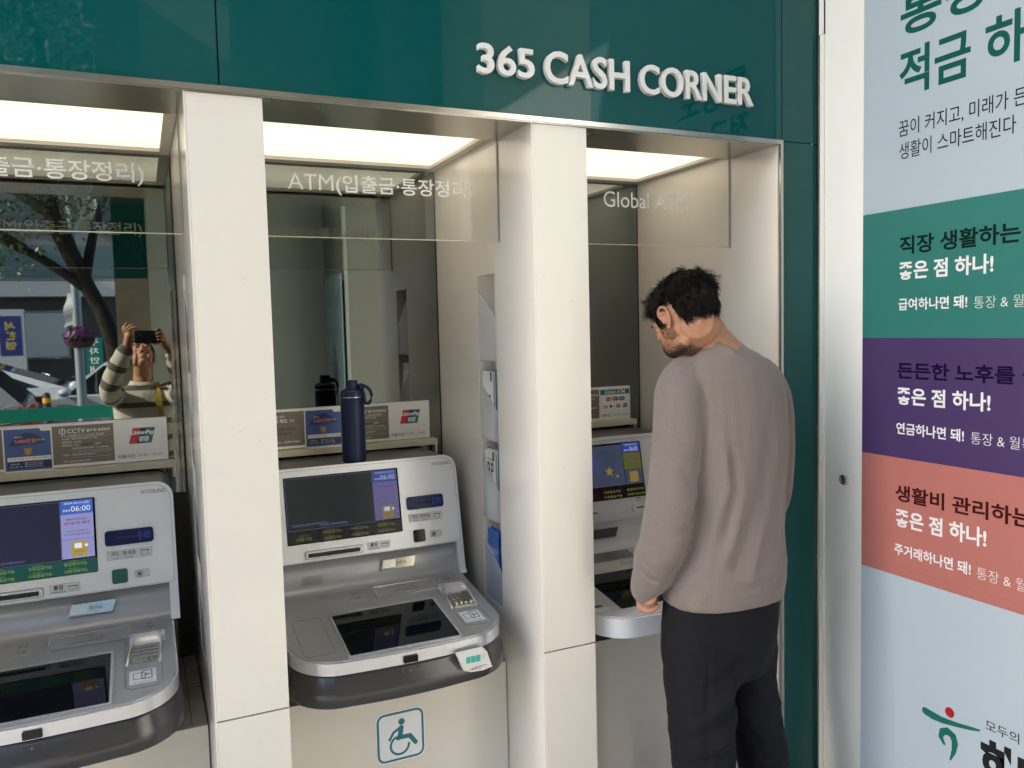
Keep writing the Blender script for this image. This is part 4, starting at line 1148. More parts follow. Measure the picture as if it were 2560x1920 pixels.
# measured stations of the standing man (centre, half widths)
M_TORSO = [(1.4111, -0.1543, -0.0495, 0.0596, 0.0529), (1.4136, -0.1568, -0.067, 0.0764, 0.0662), (1.4287, -0.1552, -0.0925, 0.1158, 0.0869), (1.4432, -0.1544, -0.132, 0.1563, 0.1021), (1.4509, -0.1521, -0.1918, 0.1702, 0.1115), (1.4504, -0.1595, -0.2926, 0.1694, 0.1172), (1.4462, -0.1671, -0.4184, 0.1641, 0.1134), (1.4346, -0.1713, -0.5441, 0.1636, 0.1115), (1.4246, -0.1739, -0.6383, 0.1736, 0.1181), (1.4164, -0.1746, -0.6972, 0.1809, 0.1229), (1.4127, -0.175, -0.7261, 0.1796, 0.1219), (1.4118, -0.176, -0.7437, 0.1755, 0.12)]
M_ARM_L = [(1.3111, -0.1463, -0.1374, 0.0567), (1.2839, -0.1581, -0.182, 0.0652), (1.2666, -0.1721, -0.2652, 0.0652), (1.2484, -0.1813, -0.3599, 0.0643), (1.2319, -0.1861, -0.4547, 0.0647), (1.2145, -0.1845, -0.5382, 0.0633), (1.2018, -0.1683, -0.6078, 0.0586), (1.1905, -0.1563, -0.6561, 0.0473)]
M_CUFF_L = [(1.1993, -0.1527, -0.6237, 0.0435), (1.1865, -0.1449, -0.6673, 0.0449), (1.1809, -0.1396, -0.6992, 0.0397), (1.1832, -0.14, -0.7181, 0.0293)]
M_ARM_R = [(1.588, -0.1182, -0.1517, 0.0586), (1.6219, -0.1178, -0.2168, 0.0643), (1.6334, -0.1198, -0.3106, 0.0624), (1.628, -0.1253, -0.4164, 0.0614), (1.6268, -0.1112, -0.5129, 0.0586), (1.6319, -0.0469, -0.5949, 0.0529), (1.6547, 0.0414, -0.6672, 0.0473), (1.6833, 0.108, -0.7162, 0.0397)]
M_HIP = [(1.4119, -0.1699, -0.6631, 0.1716, 0.1115), (1.4054, -0.1731, -0.7448, 0.1765, 0.1181), (1.4026, -0.172, -0.8157, 0.1765, 0.121), (1.3985, -0.1703, -0.8868, 0.1707, 0.1134), (1.3953, -0.1736, -0.95, 0.1645, 0.0945)]
M_LEG_L = [(1.3188, -0.1815, -0.8294, 0.1031, 0.0945), (1.3149, -0.1913, -0.914, 0.101, 0.0964), (1.3131, -0.1989, -1.0251, 0.092, 0.0926), (1.312, -0.205, -1.1116, 0.0853, 0.0888), (1.3105, -0.2099, -1.1856, 0.0812, 0.0869)]
M_LEG_R = [(1.4979, -0.1625, -0.8689, 0.0866, 0.0832), (1.5081, -0.1548, -0.9803, 0.0804, 0.0832), (1.5215, -0.1588, -1.0892, 0.0747, 0.085), (1.5346, -0.1718, -1.1812, 0.0698, 0.085), (1.5443, -0.1822, -1.2599, 0.069, 0.085)]
M_HEAD = (1.3238, -0.1298, 0.0195)
M_FOLD = [(1.2884, -0.2118, -0.3834), (1.2718, -0.2208, -0.4649), (1.2473, -0.221, -0.5465), (1.218, -0.2083, -0.6243), (1.1968, -0.1967, -0.6693)]
M_CUFFLINE = [(1.1365, -0.1388, -0.6144), (1.135, -0.171, -0.6352), (1.1477, -0.1938, -0.6527), (1.1709, -0.2052, -0.6628), (1.1959, -0.2062, -0.6616)]
M_CUFFLINE2 = [(1.1352, -0.1369, -0.5975), (1.1329, -0.1789, -0.6158), (1.1476, -0.2027, -0.6334), (1.1756, -0.2111, -0.6438)]
M_SEAMS = [(1.2171, -0.1862, -0.2697), (1.2451, -0.2066, -0.302), (1.2684, -0.2196, -0.3323), (1.2856, -0.2252, -0.3691)]
M_NECK = [(1.3322, -0.1447, 0.0117, 0.0548), (1.3623, -0.1446, -0.011, 0.0562), (1.3868, -0.148, -0.0451, 0.0586), (1.4058, -0.1547, -0.0867, 0.0756)]
M_HAND = {'wrist': (1.1848, -0.1376, -0.7191, 0.0246), 'palm': (1.1808, -0.1321, -0.7389, 0.0222), 'knuck': (1.1782, -0.1316, -0.7474, 0.0156), 'low': [(1.1663, -0.1341, -0.7434, 0.0095), (1.1718, -0.1475, -0.7489, 0.0085), (1.1818, -0.1584, -0.7491, 0.0077), (1.192, -0.1627, -0.7451, 0.0074), (1.2033, -0.1633, -0.7394, 0.0066)], 'f2': [(1.1834, -0.1237, -0.7495, 0.0093), (1.1851, -0.143, -0.7463, 0.0083), (1.1943, -0.151, -0.741, 0.0077), (1.2057, -0.1516, -0.7347, 0.0066)], 'f3': [(1.1922, -0.1173, -0.7492, 0.0093), (1.2021, -0.1267, -0.7454, 0.0083), (1.214, -0.1288, -0.7417, 0.0076), (1.2232, -0.1285, -0.737, 0.0064)], 'f4': [(1.201, -0.1108, -0.7476, 0.0087), (1.2163, -0.1125, -0.7458, 0.0077), (1.2293, -0.111, -0.7433, 0.007), (1.2373, -0.1082, -0.7404, 0.0059)], 'thumb': [(1.1741, -0.1489, -0.7264, 0.0118), (1.1776, -0.1609, -0.7252, 0.0099), (1.1844, -0.1658, -0.7206, 0.0085), (1.1904, -0.1657, -0.7117, 0.008), (1.1935, -0.1635, -0.7042, 0.0066)]}
M_HANDR = (1.7049, 0.1384, -0.7341)
# ================================================================== people
from mathutils.bvhtree import BVHTree
def ring_tube(m, st, seg=24, closed=True, sq=1.0):
    """st: (x, y, z, a, b) level rings or (x, y, z, r)"""
    rings = []
    for s_ in st:
        a = s_[3]; b = s_[4] if len(s_) > 4 else s_[3]
        R = []
        for k in range(seg):
            t = 2 * pi * k / seg
            c, s2 = cos(t), sin(t)
            c = math.copysign(abs(c) ** sq, c); s2 = math.copysign(abs(s2) ** sq, s2)
            R.append(m.bm.verts.new((s_[0] + a * c, s_[1] + b * s2, s_[2])))
        rings.append(R)
    m.skin(rings)

def limb(m, st, seg=16, sub=4, cap=1.0):
    """round tube through (x, y, z, r) stations, smoothed, with rounded ends"""
    P = [Vector(s_[:3]) for s_ in st]; R = [s_[3] for s_ in st]
    pts, rad = [], []
    n = len(P)
    for i in range(n - 1):
        p0 = P[max(i - 1, 0)]; p1 = P[i]; p2 = P[i + 1]; p3 = P[min(i + 2, n - 1)]
        for k in range(sub):
            t = k / sub
            pts.append(.5 * ((2 * p1) + (p2 - p0) * t + (2 * p0 - 5 * p1 + 4 * p2 - p3) * t * t + (3 * p1 - p0 - 3 * p2 + p3) * t ** 3))
            rad.append(R[i] * (1 - t) + R[i + 1] * t)
    pts.append(P[-1]); rad.append(R[-1])
    d0 = (pts[0] - pts[1]).normalized(); d1 = (pts[-1] - pts[-2]).normalized()
    A = [(pts[0] + d0 * rad[0] * .9 * cap, rad[0] * .25), (pts[0] + d0 * rad[0] * .6 * cap, rad[0] * .75)]
    B = [(pts[-1] + d1 * rad[-1] * .6 * cap, rad[-1] * .75), (pts[-1] + d1 * rad[-1] * .9 * cap, rad[-1] * .25)]
    al = A + list(zip(pts, rad)) + B
    rings = []
    prev = None
    for i, (p, r) in enumerate(al):
        d = (al[min(i + 1, len(al) - 1)][0] - al[max(i - 1, 0)][0]).normalized()
        if prev is None:
            prev = d.orthogonal().normalized()
        a = (prev - d * prev.dot(d)).normalized(); prev = a
        b = d.cross(a)
        rings.append([m.bm.verts.new(p + (a * cos(2 * pi * k / seg) + b * sin(2 * pi * k / seg)) * r) for k in range(seg)])
    m.skin(rings)

def fuse(m, voxel, smooth=3, fac=.5):
    """one continuous surface from overlapping closed pieces"""
    bmesh.ops.recalc_face_normals(m.bm, faces=m.bm.faces[:])
    me = bpy.data.meshes.new('tmp'); m.bm.to_mesh(me); m.bm.free()
    o = bpy.data.objects.new('tmp', me); COL.objects.link(o)
    md = o.modifiers.new('r', 'REMESH'); md.mode = 'VOXEL'; md.voxel_size = voxel; md.adaptivity = 0
    bpy.context.view_layer.update()
    me2 = bpy.data.meshes.new_from_object(o.evaluated_get(bpy.context.evaluated_depsgraph_get()))
    bpy.data.objects.remove(o); bpy.data.meshes.remove(me)
    bm = bmesh.new(); bm.from_mesh(me2); bpy.data.meshes.remove(me2)
    for _ in range(smooth):
        bmesh.ops.smooth_vert(bm, verts=bm.verts[:], factor=fac, use_axis_x=True, use_axis_y=True, use_axis_z=True)
    bm.normal_update()
    return bm

def crease(bm, lines):
    """lines: (points, width, height): soft ridge (+) or valley (-) along a polyline, pushed along the normals"""
    tree = BVHTree.FromBMesh(bm)
    for pts, wd, hgt in lines:
        P = [tree.find_nearest(Vector(p))[0] for p in pts]
        lo = Vector([min(p[i] for p in P) - 3 * wd for i in range(3)]); hi = Vector([max(p[i] for p in P) + 3 * wd for i in range(3)])
        for v in bm.verts:
            c = v.co
            if not (lo.x < c.x < hi.x and lo.y < c.y < hi.y and lo.z < c.z < hi.z):
                continue
            best, tb = 9, 0
            nseg = len(P) - 1
            for i in range(nseg):
                ab = P[i + 1] - P[i]
                t = max(0, min(1, (c - P[i]).dot(ab) / ab.length_squared))
                d = (P[i] + ab * t - c).length
                if d < best:
                    best, tb = d, (i + t) / nseg
            if best < 3 * wd:
                v.co = c + v.normal * hgt * math.exp(-(best / wd) ** 2) * min(1, 4 * tb + .15, 4 * (1 - tb) + .15)
    bm.normal_update()

def wrinkle(bm, amp, sx, sy, sz, off=0.):
    for v in bm.verts:
        p = Vector((v.co.x * sx + off, v.co.y * sy + off, v.co.z * sz))
        v.co = v.co + v.normal * amp * (noise.noise(p) + .5 * noise.noise(p * 2.1))
    bm.normal_update()

def finish(name, bm, mats, parent=None, attr=None, loc=None):
    me = bpy.data.meshes.new(name); bm.to_mesh(me); bm.free()
    for p in me.polygons: p.use_smooth = True
    if attr:
        a = me.attributes.new('knit', 'FLOAT', 'POINT')
        for i, v in enumerate(me.vertices): a.data[i].value = attr(v.co)
    return mesh_obj(name, me, mats, parent, loc)

def seg_dist(c, st):
    best = (9, 0, 0, None, None); L = 0
    for i in range(len(st) - 1):
        a = Vector(st[i][:3]); b = Vector(st[i + 1][:3]); ab = b - a
        t = max(0, min(1, (c - a).dot(ab) / ab.length_squared))
        r = st[i][3] * (1 - t) + st[i + 1][3] * t
        d = (a + ab * t - c).length - r
        if d < best[0]: best = (d, L + t * ab.length, r, a + ab * t, ab.normalized())
        L += ab.length
    return best

def knit_mat(name, base, dark, period, depth, kind):
    m = bpy.data.materials.new(name); m.use_nodes = True
    t = m.node_tree; b = t.nodes['Principled BSDF']
    b.inputs['Roughness'].default_value = .95
    b.inputs['Specular IOR Level'].default_value = .15
    b.inputs['Sheen Weight'].default_value = .25
    b.inputs['Sheen Roughness'].default_value = .5
    at = t.nodes.new('ShaderNodeAttribute'); at.attribute_name = 'knit'
    mu = t.nodes.new('ShaderNodeMath'); mu.operation = 'MULTIPLY'; mu.inputs[1].default_value = 2 * pi / period
    si = t.nodes.new('ShaderNodeMath'); si.operation = 'SINE'
    t.links.new(at.outputs['Fac'], mu.inputs[0]); t.links.new(mu.outputs[0], si.inputs[0])
    mr = t.nodes.new('ShaderNodeMapRange'); mr.inputs[1].default_value = -1; mr.inputs[2].default_value = 1
    if kind == 'stripe':
        mr.inputs[1].default_value = .50; mr.inputs[2].default_value = .62
    t.links.new(si.outputs[0], mr.inputs[0])
    tc = t.nodes.new('ShaderNodeTexCoord')
    nz = t.nodes.new('ShaderNodeTexNoise'); nz.inputs['Scale'].default_value = 260; nz.inputs['Detail'].default_value = 3
    t.links.new(tc.outputs['Object'], nz.inputs['Vector'])
    mix = t.nodes.new('ShaderNodeMix'); mix.data_type = 'RGBA'
    mix.inputs['A'].default_value = (*(base if kind == 'stripe' else dark), 1); mix.inputs['B'].default_value = (*(dark if kind == 'stripe' else base), 1)
    t.links.new(mr.outputs[0], mix.inputs['Factor'])
    mx2 = t.nodes.new('ShaderNodeMix'); mx2.data_type = 'RGBA'; mx2.blend_type = 'MULTIPLY'; mx2.inputs['Factor'].default_value = .35
    t.links.new(mix.outputs['Result'], mx2.inputs['A']); t.links.new(nz.outputs[0], mx2.inputs['B'])
    gm = t.nodes.new('ShaderNodeGamma'); gm.inputs[1].default_value = .85
    t.links.new(mx2.outputs['Result'], gm.inputs[0]); t.links.new(gm.outputs[0], b.inputs['Base Color'])
    bp = t.nodes.new('ShaderNodeBump'); bp.inputs['Strength'].default_value = depth; bp.inputs['Distance'].default_value = .0015
    if kind == 'rib':
        t.links.new(mr.outputs[0], bp.inputs['Height'])
    else:
        t.links.new(nz.outputs[0], bp.inputs['Height'])
    t.links.new(bp.outputs[0], b.inputs['Normal'])
    return m

SKIN = mat('skin', (.40, .205, .125), .5, spec=.35, sss=.12, var=.07, vscale=28, bump=.08, bscale=420)
SKIN_HAND = SKIN
HAIR = mat('dark_hair', (.0055, .0045, .004), .5, spec=.28)
SCALP = mat('hair_mass', (.003, .0026, .0024), .9, spec=.05)
BEARD = mat('beard_hair', (.052, .036, .026), .6)

class HeadFrame:
    def __init__(s, c, yaw_dir, pitch):
        s.c = Vector(c)
        Fh = Vector((yaw_dir[0], yaw_dir[1], 0)).normalized(); Z = Vector((0, 0, 1))
        s.F = Fh * cos(pitch) - Z * sin(pitch)
        s.U = Fh * sin(pitch) + Z * cos(pitch)
        s.L = s.U.cross(s.F)
        s.rot = Matrix((s.F, s.L, s.U)).transposed()
    def __call__(s, f, l, u):
        return s.c + s.F * f + s.L * l + s.U * u
    def inv(s, p):
        d = p - s.c
        return d.dot(s.F), d.dot(s.L), d.dot(s.U)

def add_head(m, hf, k=1.0, female=False):
    """skull, face, jaw, nose, lips, ears as overlapping pieces in the head frame (F front, L left, U up)"""
    e = lambda f, l, u, a, b, c: m.ell(hf(f * k, l * k, u * k), (a * k, b * k, c * k), hf.rot, 20, 14)
    e(-.012, 0, .022, .096, .0745, .086)          # skull
    e(.018, 0, -.020, .074, .066, .078)           # face block
    e(.034, 0, -.062, .052, .050, .052)           # lower face
    e(.056, 0, -.102, .028, .028, .021)           # chin
    for s in (1, -1):
        e(.022, s * .040, -.078, .038, .022, .022)    # jaw angle
        e(.066, s * .036, -.020, .020, .022, .018)    # cheekbone
        e(.046, s * .040, -.058, .036, .020, .040)    # cheek
        e(.074, s * .026, .022, .018, .024, .010)     # brow ridge
        e(.078, s * .030, .006, .012, .014, .011)     # eyelid bulge
        e(.086, s * .010, -.037, .012, .009, .008)    # nostril wing
    limb(m, [(*hf(.084 * k, 0, .012 * k), .008 * k), (*hf(.096 * k, 0, -.012 * k), .0090 * k), (*hf(.106 * k, 0, -.034 * k), .0100 * k)], 10)
    limb(m, [(*hf(.077 * k, .019 * k, -.064 * k), .0055 * k), (*hf(.084 * k, 0, -.061 * k), .0075 * k), (*hf(.077 * k, -.019 * k, -.064 * k), .0055 * k)], 10)
    limb(m, [(*hf(.075 * k, .015 * k, -.073 * k), .0055 * k), (*hf(.082 * k, 0, -.074 * k), .0078 * k), (*hf(.075 * k, -.015 * k, -.073 * k), .0055 * k)], 10)
    for s in (1, -1):                              # ears: rim, lobe, bowl
        rim = [(.011, .0735, -.004), (.014, .0790, .010), (.007, .0815, .023), (-.008, .0815, .0265), (-.020, .0800, .016), (-.021, .0780, -.003), (-.015, .0765, -.019), (-.004, .0750, -.029)]
        limb(m, [(*hf(f * k, s * l * k, u * k), .0046 * k) for f, l, u in rim], 8)
        limb(m, [(*hf(f * k, s * l * k, u * k), .0036 * k) for f, l, u in [(.004, .0770, .012), (-.006, .0775, .011), (-.011, .0765, -.002), (-.006, .0755, -.013), (.003, .0745, -.016)]], 8)
        e(.000, s * .0740, -.029, .0080, .0045, .0100)
        e(-.004, s * .0690, .000, .016, .0045, .025)
        e(.011, s * .0745, -.010, .004, .0040, .007)

def hand_fingers(m, chains):
    for ch in chains:
        limb(m, ch, 10, 3)

def strand(m, p, d, n, length, r, rnd, grav, curl, segs=6, sides=3):
    pts = [p.copy()]; q = p.copy(); dd = d.normalized()
    ax = Vector((rnd.uniform(-1, 1), rnd.uniform(-1, 1), rnd.uniform(-1, 1))).normalized()
    for i in range(segs):
        dd = (dd + grav * .12 + ax.cross(dd) * curl + Vector((rnd.uniform(-1, 1), rnd.uniform(-1, 1), rnd.uniform(-1, 1))) * .10).normalized()
        q = q + dd * length / segs
        pts.append(q.copy())
    a = dd.orthogonal().normalized()
    rings = []
    for i, pt in enumerate(pts):
        rr = r * (1 - (i / segs) ** 2 * .85)
        t = (pts[min(i + 1, segs)] - pts[max(i - 1, 0)]).normalized()
        a = (a - t * a.dot(t)); a = a.normalized() if a.length > 1e-5 else t.orthogonal().normalized()
        b = t.cross(a)
        rings.append([m.bm.verts.new(pt + (a * cos(2 * pi * k / sides) + b * sin(2 * pi * k / sides)) * rr) for k in range(sides)])
    m.skin(rings, False)

# ------------------------------------------------------------------ the man at the white machine
hd = HeadFrame(M_HEAD, (-.12, .99), radians(32))
m = MB()
add_head(m, hd, .955)
limb(m, M_NECK, 20)
limb(m, [(*hd(-.030, 0, -.045), .056), M_NECK[1]], 20)
ring_tube(m, [(x, y, z, a * .86, b * .86) for x, y, z, a, b in M_TORSO[2:]] + [(x, y, z, a * .8, b * .8) for x, y, z, a, b in M_HIP[1:3]])
limb(m, [(x, y, z, r * .72) for x, y, z, r in M_ARM_L])
limb(m, [(x, y, z, r * .62) for x, y, z, r in M_CUFF_L])
h = M_HAND
limb(m, [(*M_CUFF_L[2][:3], .024), h['wrist'], h['palm'], h['knuck']], 14)
hand_fingers(m, [h['low'], h['f2'], h['f3'], h['f4'], h['thumb']])
limb(m, [(x, y, z, r * .7) for x, y, z, r in M_ARM_R])
RH = Vector(M_HANDR)
limb(m, [(*M_ARM_R[-1][:3], .026), (*RH, .030), (*(RH + Vector((.012, .05, -.008))), .028)], 14)
hand_fingers(m, [[(*(RH + Vector((-.016 + .014 * k, .055, -.008))), .0095), (*(RH + Vector((-.018 + .016 * k, .088 + .004 * (k % 3), -.016))), .0085), (*(RH + Vector((-.017 + .0155 * k, .104 + .005 * (k % 3), -.034))), .0075)] for k in range(4)]
             + [[(*(RH + Vector((-.022, .02, -.004))), .012), (*(RH + Vector((-.044, .045, -.012))), .010), (*(RH + Vector((-.048, .070, -.022))), .008)]])
for st, fx in ((M_LEG_L, -.02), (M_LEG_R, .03)):
    x, y, z, a, b = st[-1]
    limb(m, [(st[0][0] + fx * .6, st[0][1], st[0][2], .062), (st[2][0], st[2][1], st[2][2], .047), (x, y, z, .047), (x + fx * .3, y - .01, -H + .30, .046), (x + fx * .3, y - .01, -H + .09, .040)], 16)
    limb(m, [(x + fx * .3, y - .03, -H + .050, .036), (x + fx, y + .09, -H + .045, .036), (x + fx * 1.3, y + .15, -H + .034, .026)], 12)
bm = fuse(m, .0025, 3, .4)
body_bvh = BVHTree.FromBMesh(bm)
man = finish('person', bm, SKIN, None, None, (M_HIP[1][0], M_HIP[1][1], -H))
tag(man, 'dark haired man in a taupe sweater and charcoal trousers at the white cash machine', 'person')

# sweater
m = MB()
ring_tube(m, M_TORSO, 32, sq=.92)
limb(m, M_ARM_L, 20); limb(m, M_ARM_R, 20)
limb(m, M_CUFF_L, 18)
limb(m, [(*M_TORSO[2][:3], .092), (*(Vector(M_NECK[3][:3]) - Vector((0, 0, .03))), .084), (*(Vector(M_NECK[3][:3]) * .98 + Vector(M_NECK[2][:3]) * .02), .0670)], 24, 4, .12)
# slack of the sleeve hanging over the cuff
a_, b_ = Vector(M_ARM_L[-2][:3]), Vector(M_CUFF_L[1][:3])
limb(m, [(*(a_ + Vector((.000, 0, .02))), .060), (*(b_ + Vector((.010, -.004, .004))), .0525)], 18)
bm = fuse(m, .0058, 3, .5)
TL = M_ARM_L
def onback(i, t, out=1.0):       # a point on the torso surface, i = ring index (may be fractional), t = angle in degrees, -90 faces the street
    k = min(int(i), len(M_TORSO) - 2); fr_ = i - k
    s_ = [M_TORSO[k][j] * (1 - fr_) + M_TORSO[k + 1][j] * fr_ for j in range(5)]
    return (s_[0] + s_[3] * cos(radians(t)) * out, s_[1] + s_[4] * sin(radians(t)) * out, s_[2])
crease(bm, [
    (M_FOLD, .010, -.010), (M_FOLD, .004, -.005), (M_SEAMS, .005, -.0035), (M_CUFFLINE, .0055, -.0085), (M_CUFFLINE2, .008, .0045),
    ([onback(3.4, 215), onback(4.2, 222), onback(5.0, 214), onback(5.8, 205)], .007, -0.0050),      # armhole seam
    ([onback(4.9, 232), onback(6.0, 236), onback(7.2, 224)], .014, 0.0084),
    ([onback(5.2, 240), onback(6.2, 247), onback(7.6, 233)], .013, -0.0061),
    ([onback(5.8, 252), onback(7.0, 246), onback(8.2, 232)], .016, 0.0073),
    ([onback(6.4, 266), onback(7.4, 256), onback(8.4, 246)], .013, -0.0056),
    ([onback(6.6, 282), onback(7.8, 268), onback(8.8, 262)], .016, 0.0056),
    ([onback(4.4, 288), onback(6.0, 276), onback(7.0, 268)], .030, -0.0056),
    ([onback(5.0, 318), onback(6.4, 306), onback(8.0, 300)], .018, 0.0056),
    ([onback(7.0, 330), onback(8.0, 310), onback(8.8, 292)], .013, -0.0045),
    ([onback(8.2, 225), onback(8.45, 260), onback(8.3, 300), onback(8.1, 335)], .012, 0.0050),
    ([onback(8.75, 225), onback(8.9, 262), onback(8.8, 310)], .010, -0.0045),
    ([onback(9.55, 180), onback(9.6, 225), onback(9.6, 270), onback(9.55, 315), onback(9.5, 355)], .006, -0.0031),
    ([(TL[3][0] - .02, TL[3][1] - .05, TL[3][2]), (TL[4][0] + .03, TL[4][1] - .05, TL[4][2] + .03)], .014, -0.0067),
    ([(TL[4][0] - .05, TL[4][1] - .03, TL[4][2] - .02), (TL[4][0] + .02, TL[4][1] - .06, TL[4][2] + .00), (TL[4][0] + .06, TL[4][1] - .03, TL[4][2] + .04)], .012, 0.0056),
    ([(TL[5][0] - .05, TL[5][1] - .03, TL[5][2] - .01), (TL[5][0] + .02, TL[5][1] - .06, TL[5][2] + .02), (TL[5][0] + .06, TL[5][1] - .03, TL[5][2] + .06)], .012, -0.0067),
    ([(TL[6][0] - .04, TL[6][1] - .03, TL[6][2] - .0), (TL[6][0] + .02, TL[6][1] - .055, TL[6][2] + .03)], .012, 0.0067),
])
wrinkle(bm, .0022, 9, 9, 5, 3.1)
wrinkle(bm, .0010, 26, 26, 14, 9.1)
def rib(c):
    dl = seg_dist(c, M_ARM_L); dc = seg_dist(c, M_CUFF_L); dr = seg_dist(c, M_ARM_R)
    k = 0; q = 0.
    for i in range(len(M_TORSO) - 1):
        if M_TORSO[i][2] >= c.z >= M_TORSO[i + 1][2]:
            k = i; q = (M_TORSO[i][2] - c.z) / (M_TORSO[i][2] - M_TORSO[i + 1][2])
    if c.z < M_TORSO[-1][2]: k = len(M_TORSO) - 2; q = 1.
    tx, ty, _, ta, tb = [M_TORSO[k][n_] * (1 - q) + M_TORSO[k + 1][n_] * q for n_ in range(5)]
    dt = sqrt(((c.x - tx) / ta) ** 2 + ((c.y - ty) / tb) ** 2) * .13 - .13
    best = min(dl[0], dc[0], dr[0])
    if best < dt * .9 - .001 or c.x < M_TORSO[5][0] - .17:
        d = dl if dl[0] == best else (dc if dc[0] == best else dr)
        ax = d[4]; v = c - d[3]
        e1 = Vector((0, 1, 0)); e1 = (e1 - ax * e1.dot(ax)).normalized(); e2 = ax.cross(e1)
        return atan2(v.dot(e2), v.dot(e1)) * .066
    return atan2((c.x - tx) / M_TORSO[5][3], -(c.y - ty) / M_TORSO[5][4]) * .150 + .4
TAUPE = knit_mat('taupe_rib_knit', (.185, .153, .141), (.167, .138, .127), .0055, .22, 'rib')
sw = finish('sweater', bm, TAUPE, man, rib)
# collar band, square to the neck
ca, cb = Vector(M_NECK[2][:3]), Vector(M_NECK[3][:3])
cax = (ca - cb).normalized(); cc = cb * 1.02 - ca * .02
e1 = cax.orthogonal().normalized(); e2 = cax.cross(e1)
m = MB(); seg = 44
prof = [(.0600, -.0040), (.0640, .0060), (.0685, .0080), (.0725, .0050), (.0760, -.0060), (.0790, -.0150), (.0775, -.0230)]
rings = [[m.bm.verts.new(cc + cax * hh + (e1 * cos(2 * pi * q / seg) + e2 * sin(2 * pi * q / seg)) * rr) for q in range(seg)] for rr, hh in prof]
m.skin(rings, False)
mk('collar', m, TAUPE, sw, smooth=60)

# trousers
m = MB()
ring_tube(m, [(M_HIP[0][0] + .008, M_HIP[0][1] + .01, M_HIP[0][2], M_HIP[0][3] * .80, M_HIP[0][4] * .78), (M_HIP[0][0] + .008, M_HIP[0][1] + .008, M_HIP[0][2] - .035, M_HIP[0][3] * .88, M_HIP[0][4] * .86)] + M_HIP[1:], 30)
for st, fx in ((M_LEG_L, -.02), (M_LEG_R, .03)):
    x, y, z, a, b = st[-1]
    ring_tube(m, list(st) + [(x + fx * .1, y - .004, -H + .26, a * .92, b * .95), (x + fx * .3, y - .008, -H + .055, a * .90, b * .98)], 24)
bm = fuse(m, .0075, 4, .5)
hl = M_LEG_L; hr = M_LEG_R
def onleg(st, i, t):
    k = min(int(i), len(st) - 2); q = i - k
    s_ = [st[k][j] * (1 - q) + st[k + 1][j] * q for j in range(5)]
    return (s_[0] + s_[3] * cos(radians(t)), s_[1] + s_[4] * sin(radians(t)), s_[2])
crease(bm, [
    ([onleg(hl, .4, 330), onleg(hl, .8, 290), onleg(hl, 1.2, 240)], 0.0128, -0.0116),
    ([onleg(hl, .7, 340), onleg(hl, 1.3, 290), onleg(hl, 1.9, 240)], 0.0144, 0.0101),
    ([onleg(hl, 1.2, 345), onleg(hl, 1.9, 285), onleg(hl, 2.4, 225)], 0.0128, -0.0116),
    ([onleg(hl, 1.9, 345), onleg(hl, 2.6, 280), onleg(hl, 3.0, 215)], 0.0144, 0.0116),
    ([onleg(hl, 2.6, 340), onleg(hl, 3.1, 270), onleg(hl, 3.3, 215)], 0.0128, -0.0101),
    ([onleg(hl, 3.3, 340), onleg(hl, 3.6, 270), onleg(hl, 3.9, 215)], 0.0112, 0.0101),
    ([onleg(hl, .1, 250), onleg(hl, 1.6, 244), onleg(hl, 3.8, 240)], 0.0080, -0.0058),
    ([onleg(hr, .3, 230), onleg(hr, .8, 280), onleg(hr, 1.1, 308)], 0.0128, -0.0078),
    ([onleg(hr, 1.0, 225), onleg(hr, 1.5, 285), onleg(hr, 1.8, 310)], 0.0128, 0.0070),
    ([onleg(hr, 1.6, 225), onleg(hr, 2.1, 285), onleg(hr, 2.3, 310)], 0.0112, -0.0070),
    ([onleg(hr, 2.3, 225), onleg(hr, 2.8, 280), onleg(hr, 3.1, 310)], 0.0128, 0.0061),
    ([onleg(hr, 3.0, 225), onleg(hr, 3.4, 280), onleg(hr, 3.6, 310)], 0.0112, -0.0061),
])
wrinkle(bm, .0045, 7, 7, 11, 5.7)
wrinkle(bm, .0026, 17, 17, 30, 1.7)
wrinkle(bm, .0009, 45, 45, 60, 1.7)
CLOTH = mat('charcoal_cotton', (.0065, .0072, .0108), .8, spec=.22, var=.18, vscale=10, bump=.25, bscale=700)
tr = finish('trousers', bm, CLOTH, man)
m = MB()
for (x, y, z, a, b), fx in ((M_LEG_L[-1], -.02), (M_LEG_R[-1], .03)):
    m2 = MB()
    limb(m2, [(x + fx * .3, y - .045, -H + .052, .046), (x + fx, y + .08, -H + .048, .046), (x + fx * 1.3, y + .165, -H + .040, .034)], 14)
    for v in m2.bm.verts: v.co.z = max(v.co.z, -H + .004)
    mk('shoe', m2, mat('dark_shoe', (.02, .02, .022), .5), man, smooth=60)
m.bm.free()

# hair: a dark cap with curly locks
rnd = random.Random(11)
k = .955
def hair_zone(f, l, u):
    """unit skull direction -> does hair grow here"""
    if u > .50: return f < .86 or u > .62
    if f > .62: return False
    if f > .30 and f < .56 and abs(l) > .5 and u > -.38: return True
    if f > .12: return u > -.02 + .75 * max(0, f - .25) 
    if f > -.30: return u > .05 if abs(l) > .8 else u > -.25
    return u > -.80
HC = (-.012 * k, 0, .022 * k); HR = (.103 * k, .0815 * k, .094 * k)
def skull(f, l, u, sc=1.0):
    return hd(HC[0] + HR[0] * f * sc, HR[1] * l * sc, HC[2] + HR[2] * u * sc)
m = MB()
for v in bmesh.ops.create_icosphere(m.bm, subdivisions=5, radius=1)['verts']:
    pass
kill = [f for f in m.bm.faces if not hair_zone(*f.calc_center_median().normalized())]
bmesh.ops.delete(m.bm, geom=kill, context='FACES')
